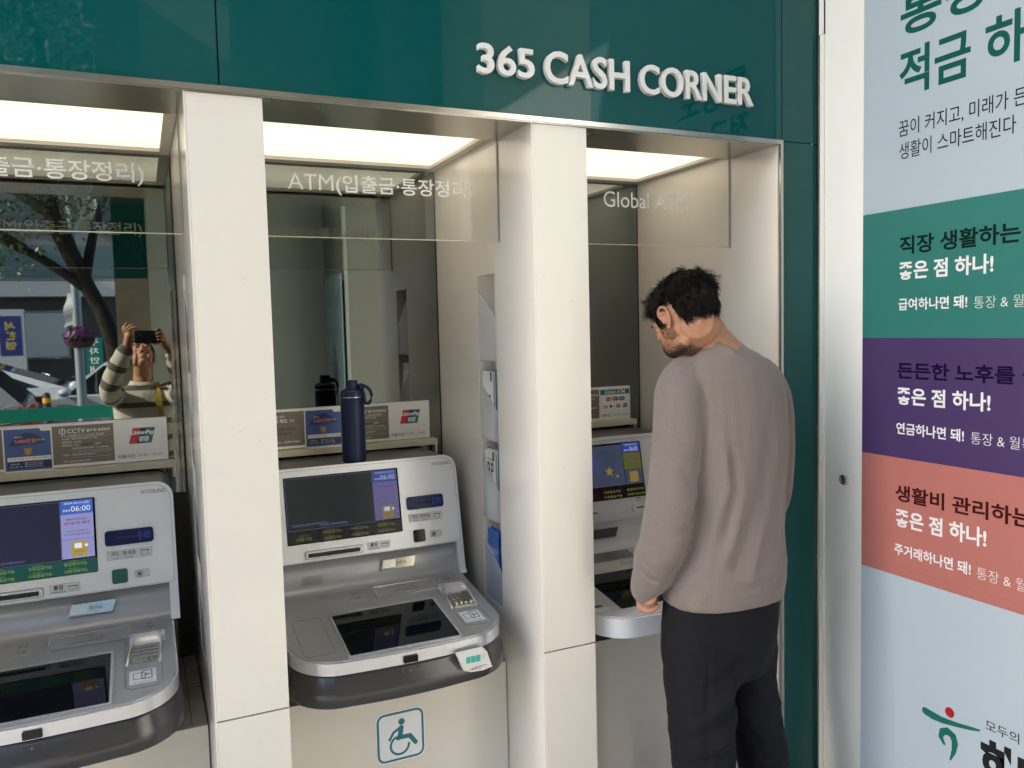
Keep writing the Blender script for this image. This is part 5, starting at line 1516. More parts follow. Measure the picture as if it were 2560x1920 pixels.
for v in m.bm.verts:
    d = v.co.normalized()
    lump = 1.0 + .030 * noise.noise(d * 5) + .030 * noise.noise(d * 11 + Vector((3, 1, 2)))
    if d.z > .2: lump += .060 + .06 * max(0, d.x)
    elif d.x < 0: lump += -.01 + .03 * max(0, d.z + .4)
    v.co = skull(d.x, d.y, d.z, lump)
cap_m = m
m = MB()
def lock(root, d0, nrm, ln, turn, nst, spread, r):
    """a lock of hair: neighbouring strands that bend together and curl at the end"""
    ax = (nrm.cross(d0) + Vector((rnd.uniform(-.6, .6), rnd.uniform(-.6, .6), rnd.uniform(-.6, .6)))).normalized()
    for _ in range(nst):
        off = Vector((rnd.gauss(0, 1), rnd.gauss(0, 1), rnd.gauss(0, 1))) * spread
        off -= nrm * off.dot(nrm)
        p = root + off; dd = (d0 + off * 6).normalized(); q = p.copy(); pts = [p]
        L_ = ln * rnd.uniform(.75, 1.15)
        for i_ in range(7):
            tw = turn * (.4 + .25 * i_)
            dd = (dd + ax.cross(dd) * tw - nrm * (.21 if i_ < 5 else .05) + Vector((rnd.uniform(-1, 1), rnd.uniform(-1, 1), rnd.uniform(-1, 1))) * .06).normalized()
            q = q + dd * L_ / 7
            pts.append(q.copy())
        a_ = dd.orthogonal().normalized(); rings = []
        for i_, pt in enumerate(pts):
            rr = r * (1 - (i_ / 7) ** 2 * .8)
            t = (pts[min(i_ + 1, 7)] - pts[max(i_ - 1, 0)]).normalized()
            a_ = a_ - t * a_.dot(t); a_ = a_.normalized() if a_.length > 1e-5 else t.orthogonal().normalized()
            b2 = t.cross(a_)
            rings.append([m.bm.verts.new(pt + (a_ * cos(2 * pi * q_ / 3) + b2 * sin(2 * pi * q_ / 3)) * rr) for q_ in range(3)])
        m.skin(rings, False)
n_lock = 0
while n_lock < 1500:
    d = Vector((rnd.gauss(0, 1), rnd.gauss(0, 1), rnd.gauss(0, 1))).normalized()
    if not hair_zone(d.x, d.y, d.z): continue
    n_lock += 1
    top = max(0., min(1., (d.z + .2) / .6))
    lump = 1.0 + (.075 if d.z > .2 else .02)
    p = skull(d.x, d.y, d.z, lump - .03)
    nrm = (p - hd(*HC)).normalized()
    if d.z > .15: flow = hd.F * (.9 if d.x > -.2 else -.5) + hd.L * d.y * .8 - hd.U * .2
    else: flow = hd.U * -1.0 + hd.F * -.35
    side = Vector((rnd.uniform(-1, 1), rnd.uniform(-1, 1), rnd.uniform(-1, 1)))
    d0 = (nrm * (-.02 + .06 * top) + flow * .85 + side * .38).normalized()
    front = d.x > .50 and d.z > .25
    if d.x > .2 and d.z < 0: d0 = (hd.U * -1 + side * .25).normalized()
    ln = .015 + .011 * top + rnd.uniform(0, .007) + (.014 if front else 0)
    lock(p, d0, nrm, ln, rnd.uniform(.10, .42) * (1 if rnd.random() < .8 else -1) * (.35 + .65 * top), 10, .0034, rnd.uniform(.00040, .00075))
hr_o = mk('hair', cap_m, SCALP, man, smooth=60)
lk_ = mk('locks', m, HAIR, hr_o, smooth=0)
for p_ in lk_.data.polygons: p_.use_smooth = True
for p_ in hr_o.data.polygons: p_.use_smooth = True
# stubble beard, eyebrows, lashes
def surf(f, l, u, back=.0):
    o_ = hd(f * k, l * k, u * k); c_ = hd(.020 * k, 0, -.045 * k)
    d_ = (o_ - c_).normalized()
    hit = body_bvh.ray_cast(c_ + d_ * .25, -d_)
    return (hit[0], hit[1]) if hit[0] is not None else (None, None)
m = MB(); n_b = 0
tries = 0
while n_b < 19000 and tries < 150000:
    tries += 1
    f = rnd.uniform(-.012, .10); u = rnd.uniform(-.125, -.008); l = rnd.choice((-1, 1)) * rnd.uniform(.0, .075)
    edge = -.004 - .72 * max(0, f - .004) + (.012 if f > .080 else 0)       # cheek line falls from the sideburn to the mouth
    if u > edge + rnd.uniform(-.010, .003): continue
    if f < .002 + rnd.uniform(-.010, .004): continue
    p, nn = surf(f, l, u)
    if p is None: continue
    ff, ll, uu = hd.inv(p)
    if ff < -.004 or uu < -.135 or (ff < .020 and uu > -.040 and abs(ll) > .066): continue
    n_b += 1
    strand(m, p - nn * .0008, nn * .55 + hd.U * -.9 + hd.F * .15 + Vector((rnd.uniform(-.5, .5), rnd.uniform(-.5, .5), rnd.uniform(-.5, .5))), nn, rnd.uniform(.0018, .0040), .00038, rnd, Vector((0, 0, -1)) * .2, .1, 2)
bo = mk('beard', m, BEARD, man, smooth=0)
m = MB()
for s in (1, -1):
    for q in range(170):
        p, nn = surf(.088, s * rnd.uniform(.012, .046), .024 + rnd.uniform(-.004, .005))
        if p is None: continue
        strand(m, p - nn * .001, nn * .5 + hd.L * s * .8 + hd.U * .1, nn, .006, .0004, rnd, Vector((0, 0, -1)) * .2, .1, 3)
    for q in range(40):
        p, nn = surf(.088, s * rnd.uniform(.018, .040), .001)
        if p is None: continue
        strand(m, p - nn * .001, nn * .9 + hd.U * -.6, nn, .007, .0004, rnd, Vector((0, 0, -1)) * .2, .1, 3)
mk('eyebrows', m, HAIR, man, smooth=0)
m = MB(); q = 150                                  # fine hairs below the hairline on the nape, and the sideburn
while q < 260:
    q += 1
    tgt = hd(-.075, rnd.gauss(.012, .026), -.058 + rnd.gauss(0, .012)); c_ = hd(-.02, 0, -.06); d_ = (tgt - c_).normalized()
    hit = body_bvh.ray_cast(c_ + d_ * .2, -d_)
    if hit[0] is None: continue
    strand(m, hit[0] - hit[1] * .001, hit[1] * .35 + hd.U * -1, hit[1], rnd.uniform(.004, .007), .00022, rnd, Vector((0, 0, -1)) * .3, .3, 3)
mk('nape_hair', m, BEARD, man, smooth=0)
m = MB(); q = 0
while q < 380:
    q += 1
    s = 1 if q % 2 else -1
    u = rnd.uniform(-.020, .040)
    p, nn = surf(.046 + rnd.gauss(0, .007), s * .09, u)
    if p is None: continue
    strand(m, p - nn * .001, nn * .25 - hd.U + hd.F * .1, nn, .007, .00035, rnd, Vector((0, 0, -1)) * .2, .2, 3)
mk('sideburns', m, HAIR, hr_o, smooth=0)
# ================================================================== the photographer, seen in the left mirror
hp = HeadFrame((.012, -2.205, -.110), (.02, 1.0), radians(-38))
kf = .93
PNECK = [(.010, -2.245, -.165, .052), (.008, -2.262, -.230, .052), (.006, -2.272, -.290, .058), (.004, -2.275, -.325, .080)]
PT = [(.006, -2.27, -.285, .070, .062), (.006, -2.275, -.320, .125, .080), (.006, -2.28, -.365, .172, .098), (.004, -2.28, -.44, .180, .112), (.002, -2.275, -.55, .172, .118), (.002, -2.27, -.68, .172, .112), (.002, -2.27, -.80, .180, .116), (.002, -2.27, -.86, .180, .116)]
AL = [(-.150, -2.265, -.345, .062), (-.172, -2.20, -.365, .064), (-.178, -2.10, -.325, .062), (-.165, -2.045, -.265, .058), (-.120, -1.995, -.160, .054), (-.078, -1.962, -.075, .046)]
AR = [(.160, -2.265, -.345, .062), (.205, -2.20, -.370, .064), (.232, -2.10, -.330, .062), (.224, -2.045, -.270, .058), (.200, -2.005, -.190, .053), (.178, -1.978, -.120, .046)]
m = MB()
add_head(m, hp, kf, True)
limb(m, PNECK, 18)
limb(m, [(*hp(-.03, 0, -.04), .050), PNECK[1]], 18)
ring_tube(m, [(x, y, z, a * .85, b * .85) for x, y, z, a, b in PT[1:]])
limb(m, [(x, y, z, r * .66) for x, y, z, r in AL]); limb(m, [(x, y, z, r * .66) for x, y, z, r in AR])
limb(m, [(*AL[-1][:3], .028), (-.064, -1.955, -.030, .0235), (-.056, -1.953, .000, .026), (-.050, -1.950, .018, .024)], 14)
limb(m, [(*AR[-1][:3], .028), (.150, -1.965, -.065, .0235), (.132, -1.958, -.028, .026), (.122, -1.953, -.010, .024)], 14)
# left hand: thumb under the phone, first finger along its upper edge, the others raised
hand_fingers(m, [
    [(-.056, -1.945, .026, .0092), (-.046, -1.932, .052, .0086), (-.022, -1.926, .060, .0078), (-.002, -1.926, .057, .0066)],
    [(-.062, -1.950, .026, .0090), (-.060, -1.936, .058, .0084), (-.036, -1.930, .074, .0076), (-.012, -1.934, .070, .0064)],
    [(-.068, -1.955, .022, .0086), (-.074, -1.945, .052, .0080), (-.070, -1.938, .074, .0070), (-.062, -1.936, .088, .0060)],
    [(-.072, -1.960, .014, .0080), (-.084, -1.955, .040, .0072), (-.084, -1.950, .058, .0064), (-.080, -1.948, .070, .0056)],
    [(-.048, -1.955, -.004, .0115), (-.036, -1.948, -.026, .0100), (-.014, -1.934, -.038, .0088), (.000, -1.930, -.036, .0072)]])
hand_fingers(m, [
    [(.122, -1.948, .004, .0092), (.124, -1.930, .034, .0086), (.106, -1.916, .050, .0078), (.092, -1.906, .038, .0066)],
    [(.128, -1.950, -.002, .0092), (.134, -1.928, .016, .0086), (.116, -1.906, .026, .0078), (.096, -1.899, .020, .0066)],
    [(.132, -1.954, -.012, .0088), (.138, -1.930, -.002, .0082), (.120, -1.904, .004, .0074), (.100, -1.898, .002, .0064)],
    [(.134, -1.958, -.022, .0082), (.136, -1.936, -.018, .0076), (.120, -1.908, -.016, .0068), (.102, -1.899, -.016, .0058)],
    [(.116, -1.962, -.020, .0115), (.100, -1.955, -.034, .0100), (.086, -1.940, -.040, .0088), (.076, -1.932, -.038, .0072)]])
for s in (-1, 1):
    limb(m, [(s * .085, -2.27, -.83, .080), (s * .090, -2.265, -1.18, .052), (s * .095, -2.27, -H + .25, .045), (s * .095, -2.27, -H + .09, .040)], 16)
    limb(m, [(s * .095, -2.28, -H + .048, .034), (s * .10, -2.17, -H + .043, .034), (s * .104, -2.12, -H + .032, .024)], 12)
bm = fuse(m, .0028, 3, .4)
pb_ = BVHTree.FromBMesh(bm)
lady = finish('person', bm, SKIN, None, None, (0, -2.27, -H))
tag(lady, 'person in a striped knit sweater photographing with both arms raised, visible in the left mirror', 'person')
m = MB()
ring_tube(m, PT, 30, sq=.92); limb(m, AL, 18); limb(m, AR, 18)
bm = fuse(m, .0075, 3, .5)
wrinkle(bm, .005, 11, 11, 8, 2.2); wrinkle(bm, .002, 28, 28, 20, 4.)
def stripe(c):
    l = seg_dist(c, AL); r = seg_dist(c, AR)
    d = l if l[0] < r[0] else r
    if abs(c.x) > .168 or (d[0] < .012 and (c.y > -2.15 or abs(c.x) > .150)): return d[1] * .9 + .12
    return -c.z + .035
STRIPE = knit_mat('striped_knit', (.50, .46, .36), (.085, .076, .055), .108, .4, 'stripe')
psw = finish('sweater', bm, STRIPE, lady, stripe)
m = MB(); seg = 36
rings = [[m.bm.verts.new((.006 + rr * cos(2 * pi * q / seg), -2.268 + rr * .86 * sin(2 * pi * q / seg), zz - .012 * max(0, sin(2 * pi * q / seg)))) for q in range(seg)] for rr, zz in ((.060, -.276), (.066, -.270), (.072, -.274), (.080, -.292))]
m.skin(rings, False); mk('collar', m, STRIPE, psw, smooth=60)
m = MB()
ring_tube(m, [(.002, -2.27, -.78, .168, .108), (.002, -2.27, -.90, .172, .112), (.002, -2.27, -.98, .150, .10)], 28)
for s in (-1, 1): ring_tube(m, [(s * .085, -2.27, -.88, .088, .098), (s * .09, -2.268, -1.2, .075, .080), (s * .095, -2.27, -H + .08, .070, .078)], 20)
bm = fuse(m, .010, 3); wrinkle(bm, .004, 9, 9, 12, 1.); finish('trousers', bm, mat('blue_denim', (.05, .065, .11), .85, var=.15, vscale=14), lady)
for s in (-1, 1):
    m = MB(); limb(m, [(s * .095, -2.285, -H + .05, .043), (s * .10, -2.17, -H + .046, .043), (s * .104, -2.10, -H + .037, .031)], 14)
    for v in m.bm.verts: v.co.z = max(v.co.z, -H + .004)
    mk('shoe', m, mat('pale_shoe', (.5, .48, .45), .5), lady, smooth=60)
m = MB()          # hair drawn back
m.bm.verts.ensure_lookup_table()
bmesh.ops.create_icosphere(m.bm, subdivisions=4, radius=1)
bmesh.ops.delete(m.bm, geom=[f for f in m.bm.faces if (lambda c: c.x > .62 and c.z < .62 or c.x > -.1 and c.z < -.05 or c.z < -.75)(f.calc_center_median().normalized())], context='FACES')
for v in m.bm.verts:
    d = v.co.normalized(); s_ = 1 + .02 * noise.noise(d * 7)
    v.co = hp((-.012 + .102 * d.x * s_) * kf, .081 * d.y * s_ * kf, (.022 + .094 * d.z * s_) * kf)
ho = mk('hair', m, mat('brown_hair', (.030, .018, .010), .42), lady, smooth=60)
m = MB(); rnd2 = random.Random(5)
for _ in range(900):
    d = Vector((rnd2.uniform(-1, .5), rnd2.uniform(-1, 1), rnd2.uniform(-.5, 1))).normalized()
    p = hp((-.012 + .100 * d.x) * kf, .080 * d.y * kf, (.022 + .092 * d.z) * kf); n_ = (p - hp.c).normalized()
    strand(m, p, hp.F * -1 + n_ * .15 - hp.U * .2, n_, .04, .0009, rnd2, Vector((0, 0, -1)) * .3, .1, 5)
mk('strands', m, MATS['brown_hair'], ho, smooth=0)
m = MB()
for s in (1, -1):
    m.ell(hp(.084 * kf, s * .030 * kf, .004 * kf), (.009, .010, .0065), hp.rot, 14, 10)
mk('eyes', m, mat('dark_eyes', (.02, .015, .012), .2), lady, smooth=60)
m = MB()
for s in (1, -1):
    for q in range(120):
        o_ = hp(.088 * kf, s * rnd2.uniform(.012, .046) * kf, (.024 + rnd2.uniform(-.004, .004)) * kf); d_ = (o_ - hp(.02 * kf, 0, 0)).normalized()
        hit = pb_.ray_cast(hp(.02 * kf, 0, 0) + d_ * .2, -d_)
        if hit[0]: strand(m, hit[0], hit[1] * .4 + hp.L * s, hit[1], .008, .0006, rnd2, Vector((0, 0, -1)) * .2, .1, 3)
mk('eyebrows', m, MATS['brown_hair'], lady, smooth=0)
# yellow strap across the shoulder: worn, part of the clothing
sv = BVHTree.FromObject(psw, bpy.context.evaluated_depsgraph_get())
m = MB()
cl = []
off_ = psw.matrix_world.translation if False else Vector((0, -2.27, 0))
for k in range(15):
    t = k / 14
    x_ = .085 + .030 * t; z_ = -.285 - .40 * t
    ctr = Vector((x_, 0 - 0.0, z_ + H))                       # sweater mesh is stored relative to the person's base
    hit = sv.ray_cast(Vector((x_, .5, z_ + H)), Vector((0, -1, 0)))
    y_ = (hit[0].y if hit[0] else .10) + .004 - 2.27
    cl.append((x_, y_, z_))
rings = [[m.bm.verts.new((x_ - .019, y_, z_)), m.bm.verts.new((x_ + .019, y_ - .002, z_)), m.bm.verts.new((x_ + .019, y_ - .005, z_)), m.bm.verts.new((x_ - .019, y_ - .003, z_))] for x_, y_, z_ in cl]
m.skin(rings); mk('bag_strap', m, mat('yellow_webbing', (.42, .30, .035), .7, var=.05, vscale=60), psw, smooth=0)

# the phone she holds: its lens is where the photograph was taken from
m = MB()
f_ = Frame((0, -1.9135, 0), (1, 0, 0), (0, 0, 1))
p_ = empty('mobile_phone', (.036, -1.918, -.036), 'black phone held up in both hands, visible in the left mirror', 'phone')
m.plate(f_, -.024, -.036, .122, .040, -.0085, 0, .010); m.bevel(.002, 2, 40); mk('body', m, mat('phone_black', (.010, .011, .012), .25), p_)
m = MB(); m.plate(f_, -.020, .000, .012, .036, -.0001, .0022, .008); m.bevel(.0008, 1, 40); cm_ = mk('camera_bump', m, MATS['phone_black'], p_)
for q, (a_, b_) in enumerate(((-.010, .026), (-.010, .010))):
    m = MB(); m.lathe(f_(a_, b_, .002), [(.0062, 0), (.0062, .0012), (.0050, .0014), (.0, .0011)], 20, Vector((0, 1, 0))); mk('lens', m, BLACKG, cm_)

# ================================================================== porch behind the photographer
BRICK = mat('brown_stone_cladding', (.36, .31, .24), .55, var=.16, vscale=6, bump=.2, bscale=40)
GREYG = mat('grey_green_panel', (.58, .60, .55), .35, var=.05, vscale=2)
c_ = empty('porch_column', (.45, -4.0, -H), 'broad column opposite the machines, brown stone with a teal band, seen in the mirrors', 'column')
m = MB(); m.box(-.15, .088, -4.4, -3.60, -H, .46); mk('stone_facing', m, BRICK, c_, smooth=0)
m = MB(); m.box(-.149, .088, -4.4, -3.601, .462, 1.35); mk('teal_band', m, mat('teal_panel', (.010, .085, .075), .3), c_, smooth=0)
m = MB(); m.box(-.15, .088, -4.4, -3.60, 1.352, 3.3); mk('upper_facing', m, BRICK, c_, smooth=0)
m = MB(); m.box(.090, .62, -5.2, -3.602, -H, 3.3); mk('panel', m, GREYG, c_, smooth=0)
m = MB(); m.box(-1.1, 2.08, -5.2, -.035, 3.3, 3.6); m.box(-1.1, -1.02, -5.2, -.035, 3.15, 3.299)  # roof added out of view, keeps high sky off the front and green glass
mk('added_roof', m, mat('added_roof_pale', (.55, .54, .50), .6, var=.03), None, 'added pale flat roof out of view, cutting sky light and darkening the green glass reflection', 'roof', smooth=0)
c2_ = empty('porch_column', (-1.65, -3.2, -H), 'added slim pale pier out of view left of the photographer, shading the broad column', 'column')  # pier added out of view to keep the sun off the broad column
m = MB(); m.box(-1.85, -1.40, -3.5, -2.85, -H, 3.0); m.bevel(.01, 1); mk('shaft', m, mat('shade_pier_render', (.5, .48, .44), .7), c2_)
w2 = empty('side_wall', (1.98, -5.6, -H), 'brown grey side wall beyond the tall poster, reflected in the middle mirror', 'wall')
m = MB(); m.box(1.925, 2.08, -3.30, -2.602, -H, 3.299); mk('near_panel', m, mat('brown_grey_panel', (.55, .53, .47), .5, var=.04), w2, smooth=0)
m = MB(); m.box(1.600, 2.08, -5.2, -3.302, -H, 3.299); mk('thick_panel', m, mat('green_grey_panel', (.25, .265, .245), .4, var=.04), w2, smooth=0)
m = MB(); m.box(.622, 1.598, -4.35, -4.20, -H, 3.299); mk('end_panel', m, mat('end_panel_pale', (.66, .68, .64), .4), w2, smooth=0)
gp = empty('framed_notice', (1.56, -4.0, -.95), 'tall pale blue glass notice on metal studs, seen in the middle mirror', 'notice')
gf = Frame((1.568, 0, 0), (0, -1, 0), (0, 0, 1))
m = MB(); m.plate(gf, 3.42, -1.30, 4.12, .50, -.010, 0); mk('glass_sheet', m, mat('notice_blue', (.30, .45, .52), .2, var=.12, vscale=2), gp, smooth=0)
m = MB(); m.text(gf, '하나로 모으는 행복', 3.50, .24, 4.02, .32, .001, bold=.02); m.text(gf, '적금 · 예금 · 연금', 3.52, -.02, 4.00, .04, .001); m.plate(gf, 3.66, -.95, 3.84, -.25, .0005, .001, .04); m.disc(gf, 3.75, -.17, .06, .0005, .001); mk('print', m, mat('notice_ink', (.06, .10, .14), .5), gp, smooth=0)
for (a_, b_) in ((3.46, .46), (4.08, .46), (3.46, -1.26), (4.08, -1.26)):
    m = MB(); m.lathe(gf(a_, b_, -.03), [(.022, 0), (.022, .032), (.018, .036), (0, .036)], 16, Vector((-1, 0, 0))); mk('stud', m, STEEL, gp)

# ================================================================== street
PAVE = mat('paving', (.43, .415, .385), .8, var=.12, vscale=2.5, bump=.2, bscale=30)
ASPH = mat('asphalt', (.055, .055, .057), .9, var=.15, vscale=5, bump=.3, bscale=120)
m = MB(); m.box(-80, 80, -7.2, 20, -H - .3, -H); mk('pavement', m, PAVE, kind='structure', smooth=0)
m = MB(); m.box(-80, 80, -7.34, -7.2, -H - .3, -H + .003); m.bevel(.012, 1); mk('kerb', m, mat('kerb_granite', (.36, .35, .34), .7, var=.1), kind='structure', smooth=0)
m = MB(); m.box(-150, 150, -160, 60, -H - .40, -H - .14); mk('road', m, ASPH, kind='structure', smooth=0)
m = MB(); m.box(-80, 80, -17.9, -13.0, -H - .3, -H - .01); mk('pavement', m, PAVE, kind='structure', smooth=0)
m = MB()
for k in range(9): m.box(-20 + 4.5 * k, -17.5 + 4.5 * k, -10.06, -9.95, -H - .1395, -H - .136)
mk('road_marking', m, mat('road_paint', (.7, .7, .68), .6), kind='structure', smooth=0)

CARW = mat('white_car_paint', (.55, .57, .61), .2, coat=.8, coat_r=.03)
CARS = mat('silver_car_paint', (.34, .36, .40), .25, metal=.4, coat=.8, coat_r=.03)
CGLASS = mat('car_glass', (.010, .012, .014), .04, spec=.6)
TYRE = mat('tyre_rubber', (.02, .02, .02), .8)
RIM = mat('wheel_rim', (.5, .5, .52), .25, metal=.9)
TAIL = mat('tail_lamp', (.32, .008, .012), .15, coat=.5)
HEADL = mat('head_lamp', (.7, .72, .75), .1)
def car(loc, heading, label, paint, body, roof, W_, wheels, rear_lamp_z, hatch=False):
    """body: side outline (x, z) clockwise; roof: base outline and roof outline along x, in metres from the centre, forward = +x"""
    c = empty('parked_car', loc, label, 'car', 'cars at the kerb across the street')
    R = Matrix.Rotation(heading, 4, 'Z'); T = Matrix.Translation(Vector(loc))
    X = T @ R
    def done(nm, q, mt, par, smooth=40):
        bmesh.ops.transform(q.bm, matrix=X, verts=q.bm.verts[:]); return mk(nm, q, mt, par, smooth=smooth)
    q = MB(); q.prism([(x, -W_ / 2, z) for x, z in body], [(x, W_ / 2, z) for x, z in body]); q.bevel(.07, 3, 25); bd = done('body', q, paint, c)
    (xb0, xb1, zb), (xr0, xr1, zr) = roof
    def cab(i0, i1, t0, t1, zt, wi): return [(i0, -W_ / 2 + wi[0], zb), (i1, -W_ / 2 + wi[0], zb), (i1, W_ / 2 - wi[0], zb), (i0, W_ / 2 - wi[0], zb)], [(t0, -W_ / 2 + wi[1], zt), (t1, -W_ / 2 + wi[1], zt), (t1, W_ / 2 - wi[1], zt), (t0, W_ / 2 - wi[1], zt)]
    q = MB(); a_, b_ = cab(xb0, xb1, xr0, xr1, zr, (.10, .25)); q.prism(a_, b_); q.bevel(.06, 3, 25); cb_ = done('cabin', q, paint, c)
    # glazing a little proud of the cabin
    q = MB()
    def lerp(A, B, t): return tuple(A[i] + (B[i] - A[i]) * t for i in range(3))
    for s in (-1, 1):
        yb = s * (W_ / 2 - .10 + .006); yt = s * (W_ / 2 - .25 + .006)
        n_ = 2
        for k in range(n_):
            u0_ = .10 + k * .45; u1_ = .10 + k * .45 + .42
            P0 = lerp((xb0, yb, zb), (xb1, yb, zb), u0_); P1 = lerp((xb0, yb, zb), (xb1, yb, zb), u1_)
            Q0 = lerp((xr0, yt, zr), (xr1, yt, zr), u0_); Q1 = lerp((xr0, yt, zr), (xr1, yt, zr), u1_)
            q.face([lerp(P0, Q0, .06), lerp(P1, Q1, .06), lerp(P1, Q1, .90), lerp(P0, Q0, .90)])
    done('side_windows', q, CGLASS, cb_, 0)
    for nm, xb_, xr_, sg_ in (('windscreen', xb1, xr1, 1), ('rear_window', xb0, xr0, -1)):
        q = MB(); wB, wT = W_ / 2 - .17, W_ / 2 - .31
        q.face([(xb_ + sg_ * .008 + (xr_ - xb_) * .10, -wB, zb + (zr - zb) * .10), (xb_ + sg_ * .008 + (xr_ - xb_) * .10, wB, zb + (zr - zb) * .10), (xb_ + sg_ * .008 + (xr_ - xb_) * .86, wT, zb + (zr - zb) * .86 + .008), (xb_ + sg_ * .008 + (xr_ - xb_) * .86, -wT, zb + (zr - zb) * .86 + .008)])
        done(nm, q, CGLASS, cb_, 0)
    for x in wheels:
        for s in (-1, 1):
            q = MB(); q.lathe((x, s * (W_ / 2 - .20), .33), [(.33, 0), (.33, .20), (.30, .215), (.22, .215), (.22, 0)], 28, Vector((0, s, 0))); wh = done('wheel', q, TYRE, c)
            q = MB(); q.lathe((x, s * (W_ / 2 - .02), .33), [(.21, 0), (.21, .030), (.16, .020), (.06, .032), (0, .034)], 20, Vector((0, s, 0))); done('rim', q, RIM, wh)
    xb = min(x for x, z in body); xf = max(x for x, z in body)
    for s in (-1, 1):
        q = MB(); q.box(xb - .012, xb + .16, s * (W_ / 2 - .34), s * (W_ / 2 + .004), rear_lamp_z, rear_lamp_z + (.24 if hatch else .13)); q.bevel(.02, 2); done('tail_lamp', q, TAIL, c)
        q = MB(); q.box(xf - .30, xf - .03, s * (W_ / 2 - .40), s * (W_ / 2 - .02), .60, .72); q.bevel(.02, 2); done('headlight', q, HEADL, c)
        q = MB(); q.ell((xb1 - .12, s * (W_ / 2 + .10), zb + .08), (.09, .12, .065), None, 14, 10); q.tube([(xb1 - .12, s * (W_ / 2 - .05), zb + .03), (xb1 - .12, s * (W_ / 2 + .08), zb + .06)], .02, 6); done('wing_mirror', q, paint, c)
        q = MB(); q.box(-1.2, 1.25, s * (W_ / 2 + .001), s * (W_ / 2 + .010), .46, .53); done('side_trim', q, mat('trim_black', (.015, .015, .016), .4), bd, 0)
    q = MB(); q.box(xb - .006, xb + .05, -.26, .26, .55, .67); done('number_plate', q, mat('plate_white', (.7, .7, .68), .5), c, 0)
    return c
RZ = -H - .14
car((-3.45, -8.55, RZ), pi, 'silver estate car with a red tail lamp, leftmost car reflected in the mirror', CARS,
    [(-2.25, .32), (-2.28, .60), (-2.22, .90), (-2.10, .98), (.90, .96), (2.05, .82), (2.22, .62), (2.20, .30)], ((-2.16, 1.05, .97), (-1.72, .30, 1.42)), 1.78, (-1.35, 1.38), .76, True)
car((-.05, -10.4, RZ), pi, 'white saloon facing left with its wing mirror catching light, reflected in the mirror', CARW,
    [(-2.40, .32), (-2.42, .62), (-2.34, .92), (-1.65, .98), (1.00, .93), (2.15, .78), (2.38, .58), (2.36, .28)], ((-1.85, 1.05, .94), (-.95, .42, 1.41)), 1.82, (-1.42, 1.42), .74)
car((-3.05, -12.0, RZ), pi, 'white car with a sloping back parked behind the silver estate in the mirror', CARW,
    [(-2.38, .32), (-2.40, .66), (-2.30, .98), (-1.6, 1.02), (1.00, .95), (2.15, .80), (2.36, .58), (2.34, .28)], ((-2.0, 1.10, .98), (-.70, .35, 1.45)), 1.82, (-1.40, 1.42), .80)

# tree leaning over the pavement
BARK = mat('tree_bark', (.017, .0145, .012), .9, var=.3, vscale=8, bump=.8, bscale=30)
tr_ = empty('street_tree', (-.26, -6.5, -H), 'leafy street tree with a dark leaning trunk, reflected in the mirror and the green glass', 'tree')
m = MB()
limb(m, [(-.20, -6.5, -H, .15), (-.21, -6.5, -.9, .10), (-.24, -6.5, -.2, .088), (-.34, -6.5, .25, .082), (-.50, -6.5, .62, .080), (-.75, -6.5, 1.3, .10), (-.9, -6.45, 2.2, .07)], 14)
tips = []
rt = random.Random(21)
for (s0, s1, s2) in (((-.46, -6.5, .52), (-1.05, -6.4, .95), (-2.0, -6.2, 1.35)), ((-.50, -6.5, .62), (-.35, -6.6, 1.3), (-.05, -6.7, 2.1)), ((-.75, -6.5, 1.3), (-1.5, -6.6, 1.9), (-2.2, -6.8, 2.6)), ((-.8, -6.5, 1.7), (-.6, -5.9, 2.2), (-.7, -5.2, 2.7)), ((-.9, -6.45, 2.2), (-1.2, -6.3, 3.0), (-1.3, -6.1, 3.7)), ((-1.05, -6.4, .95), (-1.5, -5.8, 1.2), (-2.1, -5.5, 1.2))):
    limb(m, [(*s0, .06), (*s1, .042), (*s2, .018)], 9)
    for t in (.35, .6, .85, 1.0):
        tips.append(Vector(s1) * (1 - t) + Vector(s2) * t)
mk('trunk', m, BARK, tr_, smooth=60)
LEAF = mat('leaf_green', (.045, .105, .028), .45, var=.45, vscale=2.5)
m = MB()
cl_ = []
for t in tips:
    for _ in range(4): cl_.append(t + Vector((rt.gauss(0, .38), rt.gauss(0, .38), rt.gauss(.12, .32))))
for _ in range(46): cl_.append(Vector((-1.0 + rt.gauss(0, .75), -6.5 + rt.gauss(0, .45), 1.45 + abs(rt.gauss(0, .5)))))
for _ in range(26): cl_.append(Vector((-1.1 + rt.gauss(0, .8), -6.4 + rt.gauss(0, .8), 3.0 + rt.gauss(0, .55))))
for c0 in cl_:
    for _ in range(60):
        p = c0 + Vector((rt.gauss(0, .17), rt.gauss(0, .17), rt.gauss(0, .14)))
        u_ = Vector((rt.uniform(-1, 1), rt.uniform(-1, 1), rt.uniform(-.9, .3))).normalized(); v_ = u_.orthogonal().normalized()
        s_ = rt.uniform(.035, .065)
        m.face([p, p + u_ * s_ * .45 + v_ * s_ * .34, p + u_ * s_ * 1.15, p + u_ * s_ * .45 - v_ * s_ * .34])
mk('crown', m, LEAF, tr_, smooth=0)

